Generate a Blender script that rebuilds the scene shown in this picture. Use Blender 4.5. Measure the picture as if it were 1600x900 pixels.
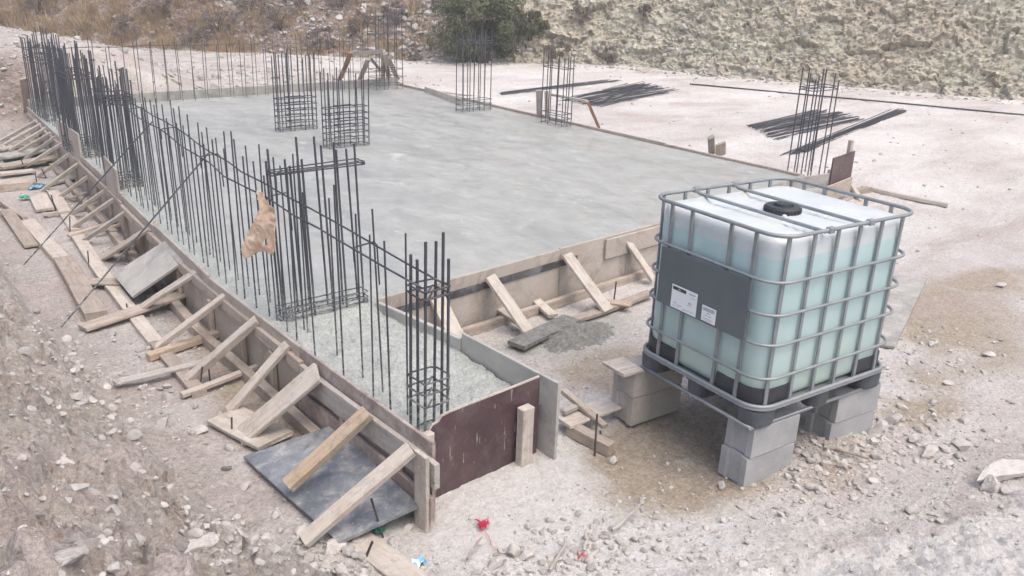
import bpy, math, random
import numpy as np
from mathutils import Vector, Matrix, noise as mnoise
random.seed(7); rng = np.random.default_rng(11)
R_ = math.radians
S = bpy.context.scene
for o in list(bpy.data.objects): bpy.data.objects.remove(o)

# ------------------------------------------------------------------ camera
CH = 2.72                                   # eye height over the yard floor
PITCH, ROLL, YAW, FPX = .3527, .0362, .7139, 1315.2
fwd = Vector((math.sin(YAW)*math.cos(PITCH), math.cos(YAW)*math.cos(PITCH), -math.sin(PITCH)))
rgt = fwd.cross(Vector((0, 0, 1))).normalized(); upv = rgt.cross(fwd)
cr = math.cos(ROLL)*rgt + math.sin(ROLL)*upv; cu = -math.sin(ROLL)*rgt + math.cos(ROLL)*upv
cam = bpy.data.cameras.new('camera'); co = bpy.data.objects.new('camera', cam); S.collection.objects.link(co)
co.matrix_world = Matrix(((cr.x, cu.x, -fwd.x, 0), (cr.y, cu.y, -fwd.y, 0), (cr.z, cu.z, -fwd.z, CH), (0, 0, 0, 1)))
cam.sensor_width = 36; cam.lens = FPX/1600*36; cam.clip_end = 500; S.camera = co

# ------------------------------------------------------------------ light: overcast day
w = bpy.data.worlds.new('World'); S.world = w; w.use_nodes = True
nt = w.node_tree; bg = nt.nodes['Background']
sky = nt.nodes.new('ShaderNodeTexSky'); sky.sky_type = 'NISHITA'; sky.sun_disc = False
SUN_EL, SUN_AZ = R_(66), R_(175)            # azimuth clockwise from +Y
sky.sun_elevation = SUN_EL; sky.sun_rotation = SUN_AZ
sky.air_density = 1.0; sky.dust_density = 5.3; sky.ozone_density = 1.0
nt.links.new(sky.outputs[0], bg.inputs[0]); bg.inputs[1].default_value = .15
sl = bpy.data.lights.new('sun', 'SUN'); sl.energy = 1.0; sl.angle = R_(70); sl.color = (1, .95, .90)
so = bpy.data.objects.new('sun', sl); S.collection.objects.link(so)
sd = Vector((math.sin(SUN_AZ)*math.cos(SUN_EL), math.cos(SUN_AZ)*math.cos(SUN_EL), math.sin(SUN_EL)))
so.rotation_euler = sd.to_track_quat('Z', 'Y').to_euler(); so.location = (5, -5, 12)
S.view_settings.view_transform = 'Standard'; S.view_settings.look = 'None'
S.view_settings.exposure = 0.80; S.view_settings.gamma = 1
S.render.engine = 'CYCLES'

# ------------------------------------------------------------------ helpers
def at(px, py, z=0.0):                      # point at height z seen at a pixel of the 1600x900 photograph
    d = cr*((px-800)/FPX) + cu*(-(py-450)/FPX) + fwd
    return Vector((0, 0, CH)) + d*((z-CH)/d.z)
def tag(o, label=None, cat=None, group=None, kind=None):
    if label: o['label'] = label
    if cat: o['category'] = cat
    if group: o['group'] = group
    if kind: o['kind'] = kind
    return o
def empty(name, loc, label, cat, group=None, rz=0):
    o = bpy.data.objects.new(name, None); S.collection.objects.link(o); o.location = loc
    o.rotation_euler = (0, 0, rz); o.empty_display_size = .1
    return tag(o, label, cat, group)
def mesh(name, V, F, mat, parent=None, smooth=False, origin=None):
    me = bpy.data.meshes.new(name)
    V = [tuple(v) for v in V] if not isinstance(V, np.ndarray) else V
    if isinstance(V, np.ndarray) and isinstance(F, np.ndarray):
        me.vertices.add(len(V)); me.vertices.foreach_set('co', V.astype(np.float32).ravel())
        n, k = F.shape
        me.loops.add(n*k); me.loops.foreach_set('vertex_index', F.astype(np.int32).ravel())
        me.polygons.add(n); me.polygons.foreach_set('loop_start', np.arange(0, n*k, k, dtype=np.int32))
        me.update(calc_edges=True); me.validate()
    else:
        me.from_pydata([tuple(map(float, v)) for v in V], [], [tuple(map(int, f)) for f in F]); me.update()
    me.polygons.foreach_set('use_smooth', [smooth]*len(me.polygons))
    if mat: me.materials.append(mat)
    o = bpy.data.objects.new(name, me); S.collection.objects.link(o)
    if origin is not None:
        me.transform(Matrix.Translation(-Vector(origin))); o.location = origin
    if parent: o.parent = parent
    return o
class MB:                                    # collects shapes for ONE mesh
    def __init__(s): s.V = []; s.F = []
    def add(s, V, F):
        b = len(s.V); s.V += [tuple(v) for v in V]; s.F += [tuple(i+b for i in f) for f in F]; return s
    def box(s, a, b, M=None):
        V = [Vector((x, y, z)) for x in (a[0], b[0]) for y in (a[1], b[1]) for z in (a[2], b[2])]
        if M: V = [M @ v for v in V]
        return s.add(V, [(0, 1, 3, 2), (4, 6, 7, 5), (0, 4, 5, 1), (2, 3, 7, 6), (0, 2, 6, 4), (1, 5, 7, 3)])
    def cbox(s, a, b, c=.006, M=None):       # box with chamfered edges
        a = Vector(a); b = Vector(b); V = []; idx = {}
        for ix in (0, 1):
            for iy in (0, 1):
                for iz in (0, 1):
                    p = [(a, b)[i][k] for k, i in enumerate((ix, iy, iz))]
                    sg = [c if i == 0 else -c for i in (ix, iy, iz)]
                    for ax in range(3):
                        q = [p[k] + (0 if k == ax else sg[k]) for k in range(3)]
                        idx[(ix, iy, iz, ax)] = len(V); V.append(Vector(q))
        F = []
        for ax in range(3):
            o1, o2 = [k for k in range(3) if k != ax]
            for sd_ in (0, 1):
                q = []
                for (i, j) in ((0, 0), (1, 0), (1, 1), (0, 1)):
                    t = [0, 0, 0]; t[ax] = sd_; t[o1] = i; t[o2] = j; q.append(idx[(*t, ax)])
                F.append(q)
        for ax in range(3):                  # edges along ax
            o1, o2 = [k for k in range(3) if k != ax]
            for i in (0, 1):
                for j in (0, 1):
                    q = []
                    for (e, fa) in ((0, o1), (1, o1), (1, o2), (0, o2)):
                        t = [0, 0, 0]; t[ax] = e; t[o1] = i; t[o2] = j; q.append(idx[(*t, fa)])
                    F.append(q)
        for ix in (0, 1):
            for iy in (0, 1):
                for iz in (0, 1): F.append([idx[(ix, iy, iz, k)] for k in range(3)])
        if M: V = [M @ v for v in V]
        return s.add(V, F)
    def tube(s, pts, r, n=6, closed=False, cap=True):
        pts = [Vector(p) for p in pts]; N = len(pts); base = len(s.V); prev = None
        for i, p in enumerate(pts):
            if closed: d = pts[(i+1) % N] - pts[i-1]
            else: d = pts[min(i+1, N-1)] - pts[max(i-1, 0)]
            d.normalize()
            if prev is None: a = d.orthogonal().normalized()
            else:
                a = prev - d*prev.dot(d)
                a = a.normalized() if a.length > 1e-6 else d.orthogonal().normalized()
            prev = a; b = d.cross(a); rr = r[i] if isinstance(r, (list, tuple)) else r
            for k in range(n):
                t = 2*math.pi*(k+.5)/n; s.V.append(tuple(p + a*math.cos(t)*rr + b*math.sin(t)*rr))
        for i in range(N if closed else N-1):
            j = (i+1) % N
            for k in range(n):
                l = (k+1) % n
                s.F.append((base+i*n+k, base+i*n+l, base+j*n+l, base+j*n+k))
        if not closed and cap:
            s.F.append(tuple(base+k for k in reversed(range(n)))); s.F.append(tuple(base+(N-1)*n+k for k in range(n)))
        return s
    def lathe(s, prof, c, n=32):             # prof [(r, z)], closed bottom/top
        base = len(s.V)
        for r, z in prof:
            for k in range(n):
                t = 2*math.pi*k/n; s.V.append((c[0]+r*math.cos(t), c[1]+r*math.sin(t), c[2]+z))
        for i in range(len(prof)-1):
            for k in range(n):
                l = (k+1) % n; s.F.append((base+i*n+k, base+i*n+l, base+(i+1)*n+l, base+(i+1)*n+k))
        s.F.append(tuple(base+k for k in reversed(range(n)))); s.F.append(tuple(base+(len(prof)-1)*n+k for k in range(n)))
        return s
    def build(s, name, mat, parent=None, smooth=False, origin=None): return mesh(name, s.V, s.F, mat, parent, smooth, origin)

# vectorised noise
def _h(ix, iy, iz, s):
    n = (ix.astype(np.int64)*374761393 + iy.astype(np.int64)*668265263 + iz.astype(np.int64)*2147483647 + s*974634777) & 0xffffffff
    n = ((n ^ (n >> 13))*1274126177) & 0xffffffff; n = ((n ^ (n >> 15))*2246822519) & 0xffffffff
    return ((n ^ (n >> 16)) & 0xffffff)/float(0xffffff)
def vn(x, y, z=None, s=0):
    if z is None: z = np.zeros_like(x)
    xi, yi, zi = np.floor(x), np.floor(y), np.floor(z); fx, fy, fz = x-xi, y-yi, z-zi
    fx, fy, fz = [f*f*(3-2*f) for f in (fx, fy, fz)]; r = 0
    for a in (0, 1):
        for b in (0, 1):
            for c in (0, 1):
                r = r + _h(xi+a, yi+b, zi+c, s)*(fx if a else 1-fx)*(fy if b else 1-fy)*(fz if c else 1-fz)
    return r*2-1
def fbm(x, y, z=None, o=4, s=0, g=.5):
    if z is None: z = np.zeros_like(x)
    r = 0; a = 1; t = 0
    for i in range(o):
        r = r + a*vn(x*2**i+i*17.3, y*2**i+i*5.1, z*2**i, s+i); t += a; a *= g
    return r/t
def cells(x, y, z, s=0, tilt=1.0):           # fractured facets: every cell its own offset and tilt; also the edge distance
    xi, yi, zi = np.floor(x), np.floor(y), np.floor(z)
    b1 = np.full(x.shape, 9.); b2 = np.full(x.shape, 9.); v = np.zeros(x.shape)
    for a in (-1, 0, 1):
        for b in (-1, 0, 1):
            for c in (-1, 0, 1):
                cx, cy, cz = xi+a, yi+b, zi+c
                dx = x-(cx+_h(cx, cy, cz, s+1)); dy = y-(cy+_h(cx, cy, cz, s+2)); dz = z-(cz+_h(cx, cy, cz, s+3))
                d = dx*dx+dy*dy+dz*dz
                val = (_h(cx, cy, cz, s+4)-.5) + tilt*((_h(cx, cy, cz, s+5)-.5)*dx + (_h(cx, cy, cz, s+6)-.5)*dy + (_h(cx, cy, cz, s+7)-.5)*dz)
                m = d < b1
                b2 = np.where(m, b1, np.minimum(b2, d)); v = np.where(m, val, v); b1 = np.where(m, d, b1)
    return v, np.sqrt(b2)-np.sqrt(b1)
def sst(a, b, x):
    t = np.clip((x-a)/(b-a), 0, 1); return t*t*(3-2*t)

# ------------------------------------------------------------------ materials
def newmat(name):
    m = bpy.data.materials.new(name); m.use_nodes = True; n = m.node_tree.nodes; l = m.node_tree.links
    return m, n, l, n['Principled BSDF']
def N(n, t, **k):
    x = n.new('ShaderNode'+t)
    for a, b in k.items(): setattr(x, a, b)
    return x
def ramp(n, l, fac, stops):
    r = n.new('ShaderNodeValToRGB'); e = r.color_ramp.elements
    e[0].position, e[0].color = stops[0][0], (*stops[0][1], 1); e[1].position, e[1].color = stops[-1][0], (*stops[-1][1], 1)
    for p, c in stops[1:-1]:
        q = e.new(p); q.color = (*c, 1)
    l.new(fac, r.inputs[0]); return r.outputs[0]
def mixc(n, l, f, a, b, mode='MIX'):
    x = n.new('ShaderNodeMix'); x.data_type = 'RGBA'; x.blend_type = mode
    for s, v in ((0, f), (6, a), (7, b)):
        if hasattr(v, 'is_linked') or hasattr(v, 'links'): l.new(v, x.inputs[s])
        else: x.inputs[s].default_value = v if s == 0 else (*v, 1)
    return x.outputs[2]
def noise(n, l, vec, scale, detail=4, rough=.55, dist=0):
    x = N(n, 'TexNoise'); x.inputs['Scale'].default_value = scale; x.inputs['Detail'].default_value = detail
    x.inputs['Roughness'].default_value = rough; x.inputs['Distortion'].default_value = dist
    if vec is not None: l.new(vec, x.inputs['Vector'])
    return x.outputs[0]
def mapped(n, l, src, scale):
    m = N(n, 'Mapping'); m.inputs['Scale'].default_value = scale; l.new(src, m.inputs[0]); return m.outputs[0]
def bump(n, l, b, h, strength, dist, prev=None):
    x = N(n, 'Bump'); x.inputs['Strength'].default_value = strength; x.inputs['Distance'].default_value = dist
    l.new(h, x.inputs['Height'])
    if prev is not None: l.new(prev, x.inputs['Normal'])
    if b is not None: l.new(x.outputs[0], b.inputs['Normal'])
    return x.outputs[0]
def mth(n, l, op, a, b=None):
    x = N(n, 'Math', operation=op)
    for i, v in enumerate((a, b)):
        if v is None: continue
        if isinstance(v, (int, float)): x.inputs[i].default_value = v
        else: l.new(v, x.inputs[i])
    return x.outputs[0]
def attr(n, name):
    a = N(n, 'Attribute'); a.attribute_name = name; return a.outputs['Fac']
def rndvec(n, l):                            # object coordinates shifted by the object's own random number
    tc = N(n, 'TexCoord'); oi = N(n, 'ObjectInfo'); a = N(n, 'VectorMath', operation='ADD')
    l.new(tc.outputs['Object'], a.inputs[0]); s = mth(n, l, 'MULTIPLY', oi.outputs['Random'], 37.0)
    c = N(n, 'CombineXYZ'); l.new(s, c.inputs[0]); l.new(s, c.inputs[1]); l.new(s, c.inputs[2]); l.new(c.outputs[0], a.inputs[1])
    return a.outputs[0], oi.outputs['Random']

def wood(name, c1, c2, stain=(.42, .38, .34), st=.5, vary=.35, axis=0):
    m, n, l, b = newmat(name); v, rnd = rndvec(n, l)
    sc = [26, 26, 26]; sc[axis] = 1.6
    g = noise(n, l, mapped(n, l, v, sc), 1.6, 5, .6, .6)
    col = ramp(n, l, g, [(.3, c1), (.52, [(p+q)/2 for p, q in zip(c1, c2)]), (.72, c2)])
    big = noise(n, l, v, 4.5, 5, .65)
    f = ramp(n, l, big, [(.44, (0, 0, 0)), (.62, (1, 1, 1))])
    f = mth(n, l, 'MULTIPLY', f, st); col = mixc(n, l, f, col, stain)
    dirt = ramp(n, l, noise(n, l, v, 11, 7, .75, .6), [(.50, (0, 0, 0)), (.62, (1, 1, 1))]); col = mixc(n, l, mth(n, l, 'MULTIPLY', dirt, .38), col, [x*.55 for x in c1])
    sp = ramp(n, l, noise(n, l, v, 60, 2, .5), [(.66, (0, 0, 0)), (.72, (1, 1, 1))])
    col = mixc(n, l, mth(n, l, 'MULTIPLY', sp, .6), col, (.62, .59, .55))
    dk = ramp(n, l, noise(n, l, mapped(n, l, v, [6 if i == axis else 30 for i in range(3)]), 1.3, 3), [(.62, (0, 0, 0)), (.74, (1, 1, 1))])
    col = mixc(n, l, mth(n, l, 'MULTIPLY', dk, .5), col, [x*.42 for x in c1])
    br = mth(n, l, 'ADD', mth(n, l, 'MULTIPLY', rnd, vary), 1-vary/2)
    hs = N(n, 'HueSaturation'); l.new(br, hs.inputs['Value']); l.new(col, hs.inputs['Color']); l.new(hs.outputs[0], b.inputs['Base Color'])
    b.inputs['Roughness'].default_value = .85; bump(n, l, b, g, .45, .006)
    return m
def ply(name, c, c2, film=None, stain=(.50, .47, .42), st=.6, rough=.7):
    m, n, l, b = newmat(name); v, rnd = rndvec(n, l)
    g = noise(n, l, v, 3.0, 6, .65, .3)
    col = ramp(n, l, g, [(.3, c), (.7, c2)])
    f = ramp(n, l, noise(n, l, v, 7, 8, .72, .4), [(.47, (0, 0, 0)), (.66, (1, 1, 1))])
    col = mixc(n, l, mth(n, l, 'MULTIPLY', f, st), col, stain)
    dk = ramp(n, l, noise(n, l, v, 2.3, 9, .78, 1.0), [(.50, (0, 0, 0)), (.60, (1, 1, 1))]); col = mixc(n, l, mth(n, l, 'MULTIPLY', dk, .42), col, [x*.5 for x in c])
    scr = ramp(n, l, noise(n, l, mapped(n, l, v, (9, 9, 1.4)), 5, 4, .6), [(.63, (0, 0, 0)), (.69, (1, 1, 1))])
    col = mixc(n, l, mth(n, l, 'MULTIPLY', scr, .4), col, (.60, .57, .53))
    if film:
        pk = ramp(n, l, noise(n, l, v, 5, 6, .7), [(.5, (0, 0, 0)), (.56, (1, 1, 1))]); col = mixc(n, l, pk, col, film)
    l.new(col, b.inputs['Base Color']); b.inputs['Roughness'].default_value = rough
    bump(n, l, b, f, .15, .004)
    return m
def plain(name, c, rough=.6, metal=0, var=.12, sc=8, bs=0, spec=None):
    m, n, l, b = newmat(name); v, rnd = rndvec(n, l)
    g = noise(n, l, v, sc, 5, .6)
    col = ramp(n, l, g, [(.3, [x*(1-var) for x in c]), (.7, [min(1, x*(1+var)) for x in c])]); l.new(col, b.inputs['Base Color'])
    b.inputs['Roughness'].default_value = rough; b.inputs['Metallic'].default_value = metal
    if bs: bump(n, l, b, noise(n, l, v, sc*8, 4, .6), bs, .004)
    return m
M = {}
M['timber'] = wood('timber', (.30, .245, .20), (.47, .405, .345), st=.45)
M['timber_pale'] = wood('timber_pale', (.40, .35, .30), (.56, .50, .44), stain=(.55, .52, .47), st=.5, vary=.2)
M['timber_grey'] = wood('timber_grey', (.29, .27, .245), (.42, .40, .37), st=.4)
M['timber_warm'] = wood('timber_warm', (.33, .245, .165), (.49, .39, .29), st=.4, vary=.2)
M['ply'] = ply('plywood', (.36, .315, .27), (.45, .40, .35), stain=(.48, .45, .41))
M['ply_red'] = ply('plywood_red', (.24, .17, .155), (.38, .32, .29), stain=(.50, .46, .42), st=.9)
M['ply_grey'] = ply('plywood_grey', (.27, .26, .24), (.37, .36, .33), stain=(.5, .49, .46))
M['ply_conc'] = ply('plywood_cement', (.36, .355, .33), (.45, .44, .41), stain=(.5, .5, .46), st=.7)
M['film_purple'] = ply('film_purple', (.062, .034, .040), (.098, .058, .062), stain=(.20, .16, .16), st=.35, rough=.5)
M['film_black'] = ply('film_black', (.09, .105, .13), (.24, .26, .285), stain=(.40, .40, .38), st=.8, rough=.5)
M['film_strip'] = ply('film_strip', (.05, .05, .058), (.09, .085, .09), stain=(.3, .3, .3), st=.5)
M['steel_tube'] = plain('galvanised_tube', (.27, .29, .30), .5, .35, .15)
M['steel_plate'] = plain('galvanised_plate', (.125, .145, .155), .55, .2, .10, 4)
M['plastic_black'] = plain('black_plastic', (.035, .038, .043), .5, 0, .3, 10)
M['pallet'] = plain('pallet_plastic', (.075, .083, .095), .6, 0, .3, 9)
M['paper'] = plain('label_paper', (.78, .79, .80), .6, 0, .03)
M['ink'] = plain('label_ink', (.05, .05, .055), .6)
M['ink_grey'] = plain('label_ink_grey', (.42, .44, .46), .6)
M['stake'] = plain('stake_steel', (.065, .06, .06), .7, .2, .3, 20)
M['red'] = plain('red_twine', (.52, .03, .08), .6)
M['blue'] = plain('blue_wrapper', (.16, .38, .55), .4, 0, .3, 30)
M['white'] = plain('white_wrapper', (.75, .78, .8), .4, 0, .1, 30)
M['green'] = plain('green_plastic', (.02, .33, .17), .35, 0, .2, 20)
M['rust'] = wood('rust_prop', (.28, .13, .07), (.40, .24, .14), st=.2)

def rebar_mat(name='rebar', splash=.8):
    m, n, l, b = newmat(name); v, rnd = rndvec(n, l)
    g = noise(n, l, v, 14, 4, .6)
    col = ramp(n, l, g, [(.3, (.050, .056, .068)), (.6, (.082, .088, .102)), (.8, (.145, .115, .095))])
    gp = N(n, 'NewGeometry'); sp = N(n, 'SeparateXYZ'); l.new(gp.outputs['Position'], sp.inputs[0])
    mz = N(n, 'MapRange'); mz.inputs[1].default_value = .78; mz.inputs[2].default_value = .46; l.new(sp.outputs[2], mz.inputs[0])
    spl = mth(n, l, 'MULTIPLY', mz.outputs[0], ramp(n, l, noise(n, l, gp.outputs['Position'], 38, 3, .6), [(.42, (0, 0, 0)), (.56, (1, 1, 1))]))
    col = mixc(n, l, mth(n, l, 'MULTIPLY', spl, splash), col, (.33, .34, .32)); l.new(col, b.inputs['Base Color'])
    b.inputs['Roughness'].default_value = .6; b.inputs['Metallic'].default_value = .25
    tc = N(n, 'TexCoord'); sx = N(n, 'SeparateXYZ')
    geo = N(n, 'NewGeometry'); l.new(geo.outputs['Position'], sx.inputs[0])
    s = mth(n, l, 'SINE', mth(n, l, 'MULTIPLY', sx.outputs[2], 560.0)); bump(n, l, b, s, .5, .0025)
    return m
M['rebar'] = rebar_mat(); M['rebar_loose'] = rebar_mat('rebar_loose', 0)

def bottle_mat():                            # cloudy plastic with the liquid behind it up to the fill line
    m, n, l, b = newmat('bottle_plastic'); tc = N(n, 'TexCoord'); sx = N(n, 'SeparateXYZ'); l.new(tc.outputs['Object'], sx.inputs[0])
    nz = noise(n, l, tc.outputs['Object'], 3, 3)
    z = mth(n, l, 'ADD', sx.outputs[2], mth(n, l, 'MULTIPLY', nz, .02))
    f = ramp(n, l, z, [(.0, (0, 0, 0)), (1, (1, 1, 1))])
    mr = N(n, 'MapRange'); mr.inputs[1].default_value = 1.382; mr.inputs[2].default_value = 1.389; l.new(z, mr.inputs[0])
    low = N(n, 'MapRange'); low.inputs[1].default_value = .55; low.inputs[2].default_value = 1.36; l.new(z, low.inputs[0])
    liq = ramp(n, l, low.outputs[0], [(0, (.43, .52, .455)), (.35, (.42, .55, .525)), (1, (.40, .545, .55))])
    liq = mixc(n, l, ramp(n, l, noise(n, l, tc.outputs['Object'], 2.2, 4, .6), [(.4, (0, 0, 0)), (.7, (.3, .3, .3))]), liq, (.54, .63, .64))
    air = ramp(n, l, noise(n, l, tc.outputs['Object'], 4, 5, .6), [(.35, (.49, .53, .535)), (.65, (.56, .60, .605))])
    col = mixc(n, l, mr.outputs[0], liq, air)
    yel = ramp(n, l, noise(n, l, tc.outputs['Object'], 9, 5, .7), [(.57, (0, 0, 0)), (.72, (1, 1, 1))])
    top = N(n, 'MapRange'); top.inputs[1].default_value = 1.44; top.inputs[2].default_value = 1.47; l.new(sx.outputs[2], top.inputs[0])
    col = mixc(n, l, mth(n, l, 'MULTIPLY', mth(n, l, 'MULTIPLY', yel, top.outputs[0]), .55), col, (.62, .58, .42))
    l.new(col, b.inputs['Base Color']); b.inputs['Roughness'].default_value = .38
    b.inputs['Subsurface Weight'].default_value = .15; b.inputs['Subsurface Radius'].default_value = (.02, .03, .03)
    bump(n, l, b, noise(n, l, tc.outputs['Object'], 7, 3), .25, .01)
    return m
M['bottle'] = bottle_mat()

def block_mat(name='concrete_block', k=(1, 1, 1)):
    m, n, l, b = newmat(name); v, rnd = rndvec(n, l)
    g = noise(n, l, v, 5, 5, .6); col = ramp(n, l, g, [(.3, tuple(p*q for p, q in zip((.30, .305, .31), k))), (.7, tuple(p*q for p, q in zip((.41, .415, .415), k)))])
    sp = noise(n, l, v, 120, 3, .7)
    col = mixc(n, l, ramp(n, l, sp, [(.35, (.5, .5, .5)), (.45, (0, 0, 0))]), col, (.17, .165, .16))
    a = noise(n, l, v, 11, 4, .7); col = mixc(n, l, ramp(n, l, a, [(.58, (0, 0, 0)), (.7, (.5, .5, .5))]), col, (.47, .44, .40))
    l.new(col, b.inputs['Base Color']); b.inputs['Roughness'].default_value = .95; bump(n, l, b, sp, .5, .005)
    return m
M['block'] = block_mat(); M['block_warm'] = block_mat('dusty_block', (1.18, 1.08, .96))

def slab_mat(name='fresh_concrete'):
    m, n, l, b = newmat(name); tc = N(n, 'TexCoord'); P = tc.outputs['Object']
    g = noise(n, l, mapped(n, l, P, (1.3, .5, 1)), 1.5, 6, .62, .6)
    col = ramp(n, l, g, [(.30, (.265, .272, .255)), (.5, (.33, .335, .315)), (.72, (.378, .38, .358))])
    br = ramp(n, l, noise(n, l, mapped(n, l, P, (.8, .35, 1)), 1.1, 4, .6, .5), [(.55, (0, 0, 0)), (.70, (.55, .55, .55))])
    col = mixc(n, l, br, col, (.325, .315, .29))
    fine = noise(n, l, P, 55, 4, .7)
    col = mixc(n, l, .35, col, ramp(n, l, fine, [(.35, (.25, .265, .255)), (.65, (.40, .418, .405))]))
    rg = attr(n, 'rough'); spk = noise(n, l, P, 70, 3, .75)
    rc = ramp(n, l, spk, [(.30, (.23, .245, .23)), (.5, (.34, .36, .34)), (.68, (.43, .45, .43))])
    col = mixc(n, l, rg, col, rc)
    mo = noise(n, l, mapped(n, l, P, (1.2, 1, 1)), 4.0, 8, .74, .5)
    col = mixc(n, l, .55, col, ramp(n, l, mo, [(.33, (.36, .365, .36)), (.5, (.5, .5, .5)), (.67, (.62, .62, .61))]), 'OVERLAY')
    # laitance: pale bleed-water streaks
    lt = ramp(n, l, noise(n, l, mapped(n, l, P, (1.5, 1.0, 1)), 1.7, 10, .80, .8), [(.585, (0, 0, 0)), (.65, (1, 1, 1))])
    col = mixc(n, l, mth(n, l, 'MULTIPLY', lt, .6), col, (.56, .575, .57))
    l.new(col, b.inputs['Base Color'])
    wet = ramp(n, l, noise(n, l, mapped(n, l, P, (1.6, .6, 1)), 1.6, 5, .6, .5), [(.42, (.30, .30, .30)), (.6, (.72, .72, .72))])
    ro = mixc(n, l, rg, wet, (.85, .85, .85)); l.new(ro, b.inputs['Roughness'])
    h = mth(n, l, 'ADD', noise(n, l, mapped(n, l, P, (1, .6, 1)), 7, 5, .6), mth(n, l, 'MULTIPLY', mth(n, l, 'MULTIPLY', spk, rg), 1.0))
    bump(n, l, b, h, .35, .02)
    return m
M['slab'] = slab_mat()

def ground_mat():
    m, n, l, b = newmat('limestone_dirt'); tc = N(n, 'TexCoord'); P = tc.outputs['Object']
    a1 = noise(n, l, P, .9, 8, .68, .4); a2 = noise(n, l, P, 9, 8, .72, .3); a3 = noise(n, l, P, 60, 4, .7)
    col = ramp(n, l, a1, [(.32, (.405, .375, .355)), (.5, (.475, .447, .43)), (.68, (.55, .525, .505))])
    pale = ramp(n, l, a2, [(.30, (.58, .565, .545)), (.6, (.665, .655, .64)), (.75, (.72, .715, .70))])
    f = mth(n, l, 'ADD', attr(n, 'pale'), mth(n, l, 'MULTIPLY', mth(n, l, 'SUBTRACT', a2, .5), .6)); f = mth(n, l, 'MAXIMUM', mth(n, l, 'MINIMUM', f, 1.0), 0.0)
    col = mixc(n, l, f, col, pale)
    wetc = ramp(n, l, a2, [(.3, (.31, .265, .205)), (.55, (.40, .35, .285)), (.75, (.48, .44, .38))])
    fw = mth(n, l, 'ADD', attr(n, 'wet'), mth(n, l, 'MULTIPLY', mth(n, l, 'SUBTRACT', a2, .5), .8))
    fw = ramp(n, l, fw, [(.25, (0, 0, 0)), (.75, (1, 1, 1))]); col = mixc(n, l, fw, col, wetc)
    soil = ramp(n, l, a2, [(.3, (.265, .235, .205)), (.5, (.345, .315, .28)), (.7, (.45, .42, .375))])
    fs = mth(n, l, 'MULTIPLY', attr(n, 'soil'), ramp(n, l, a1, [(.3, (1, 1, 1)), (.7, (.75, .75, .75))])); col = mixc(n, l, fs, col, soil)
    col = mixc(n, l, mth(n, l, 'MULTIPLY', attr(n, 'cut'), ramp(n, l, a2, [(.35, (1, 1, 1)), (.65, (.45, .45, .45))])), col, (.13, .095, .08))
    st_ = mth(n, l, 'MULTIPLY', mth(n, l, 'SUBTRACT', 1.0, attr(n, 'pale')), ramp(n, l, noise(n, l, mapped(n, l, P, (.45, 1.5, 1)), 1.0, 7, .7, .8), [(.46, (0, 0, 0)), (.62, (1, 1, 1))]))
    col = mixc(n, l, st_, col, (.41, .355, .335))
    cm = ramp(n, l, a2, [(.3, (.30, .30, .28)), (.7, (.46, .46, .43))]); col = mixc(n, l, attr(n, 'cement'), col, cm)
    col = mixc(n, l, .45, col, ramp(n, l, a3, [(.3, (.37, .355, .345)), (.7, (.67, .655, .64))]), 'OVERLAY')
    fn = noise(n, l, P, 34, 8, .8); col = mixc(n, l, .5, col, ramp(n, l, fn, [(.38, (.24, .235, .23)), (.5, (.5, .5, .5)), (.62, (.70, .70, .69))]), 'OVERLAY')
    sp = ramp(n, l, noise(n, l, P, 26, 3, .6), [(.66, (0, 0, 0)), (.71, (.6, .6, .6))]); col = mixc(n, l, sp, col, (.68, .64, .59))
    hs = N(n, 'HueSaturation'); hs.inputs['Saturation'].default_value = 1.05; l.new(col, hs.inputs['Color']); l.new(hs.outputs[0], b.inputs['Base Color'])
    ro = ramp(n, l, attr(n, 'puddle'), [(.2, (.95, .95, .95)), (.8, (.32, .32, .32))]); l.new(ro, b.inputs['Roughness'])
    b.inputs['Specular IOR Level'].default_value = .3
    a4 = noise(n, l, P, 24, 6, .75); p = bump(n, l, None, a2, .25, .025); p = bump(n, l, None, a4, .75, .03, p); bump(n, l, b, a3, .8, .018, p)
    return m
M['ground'] = ground_mat()

def hill_mat():
    m, n, l, b = newmat('hillside_rock'); tc = N(n, 'TexCoord'); P = tc.outputs['Object']
    a1 = noise(n, l, P, .35, 6, .65, .5); a2 = noise(n, l, P, 3.5, 8, .72, .3); a3 = noise(n, l, P, 14, 5, .75)
    rock = ramp(n, l, a2, [(.28, (.34, .315, .245)), (.46, (.44, .42, .335)), (.60, (.50, .485, .405)), (.74, (.60, .585, .52))])
    warm = ramp(n, l, a2, [(.3, (.36, .305, .235)), (.7, (.54, .48, .39))])
    rock = mixc(n, l, ramp(n, l, a1, [(.42, (0, 0, 0)), (.6, (.8, .8, .8))]), rock, warm)
    soil = ramp(n, l, a2, [(.32, (.14, .105, .088)), (.55, (.25, .20, .17)), (.70, (.40, .35, .31)), (.78, (.55, .51, .47))])
    col = mixc(n, l, attr(n, 'rock'), soil, rock)
    cr_ = attr(n, 'crack'); col = mixc(n, l, mth(n, l, 'MULTIPLY', cr_, .45), col, (.20, .17, .12))
    col = mixc(n, l, mth(n, l, 'MULTIPLY', attr(n, 'foot'), .8), col, (.49, .455, .42))
    col = mixc(n, l, .5, col, ramp(n, l, a3, [(.3, (.26, .26, .26)), (.7, (.70, .70, .69))]), 'OVERLAY')
    l.new(col, b.inputs['Base Color']); b.inputs['Roughness'].default_value = .95
    b.inputs['Specular IOR Level'].default_value = .2
    p = bump(n, l, None, a2, .5, .07); bump(n, l, b, a3, .6, .05, p)
    return m
M['hill'] = hill_mat()

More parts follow.
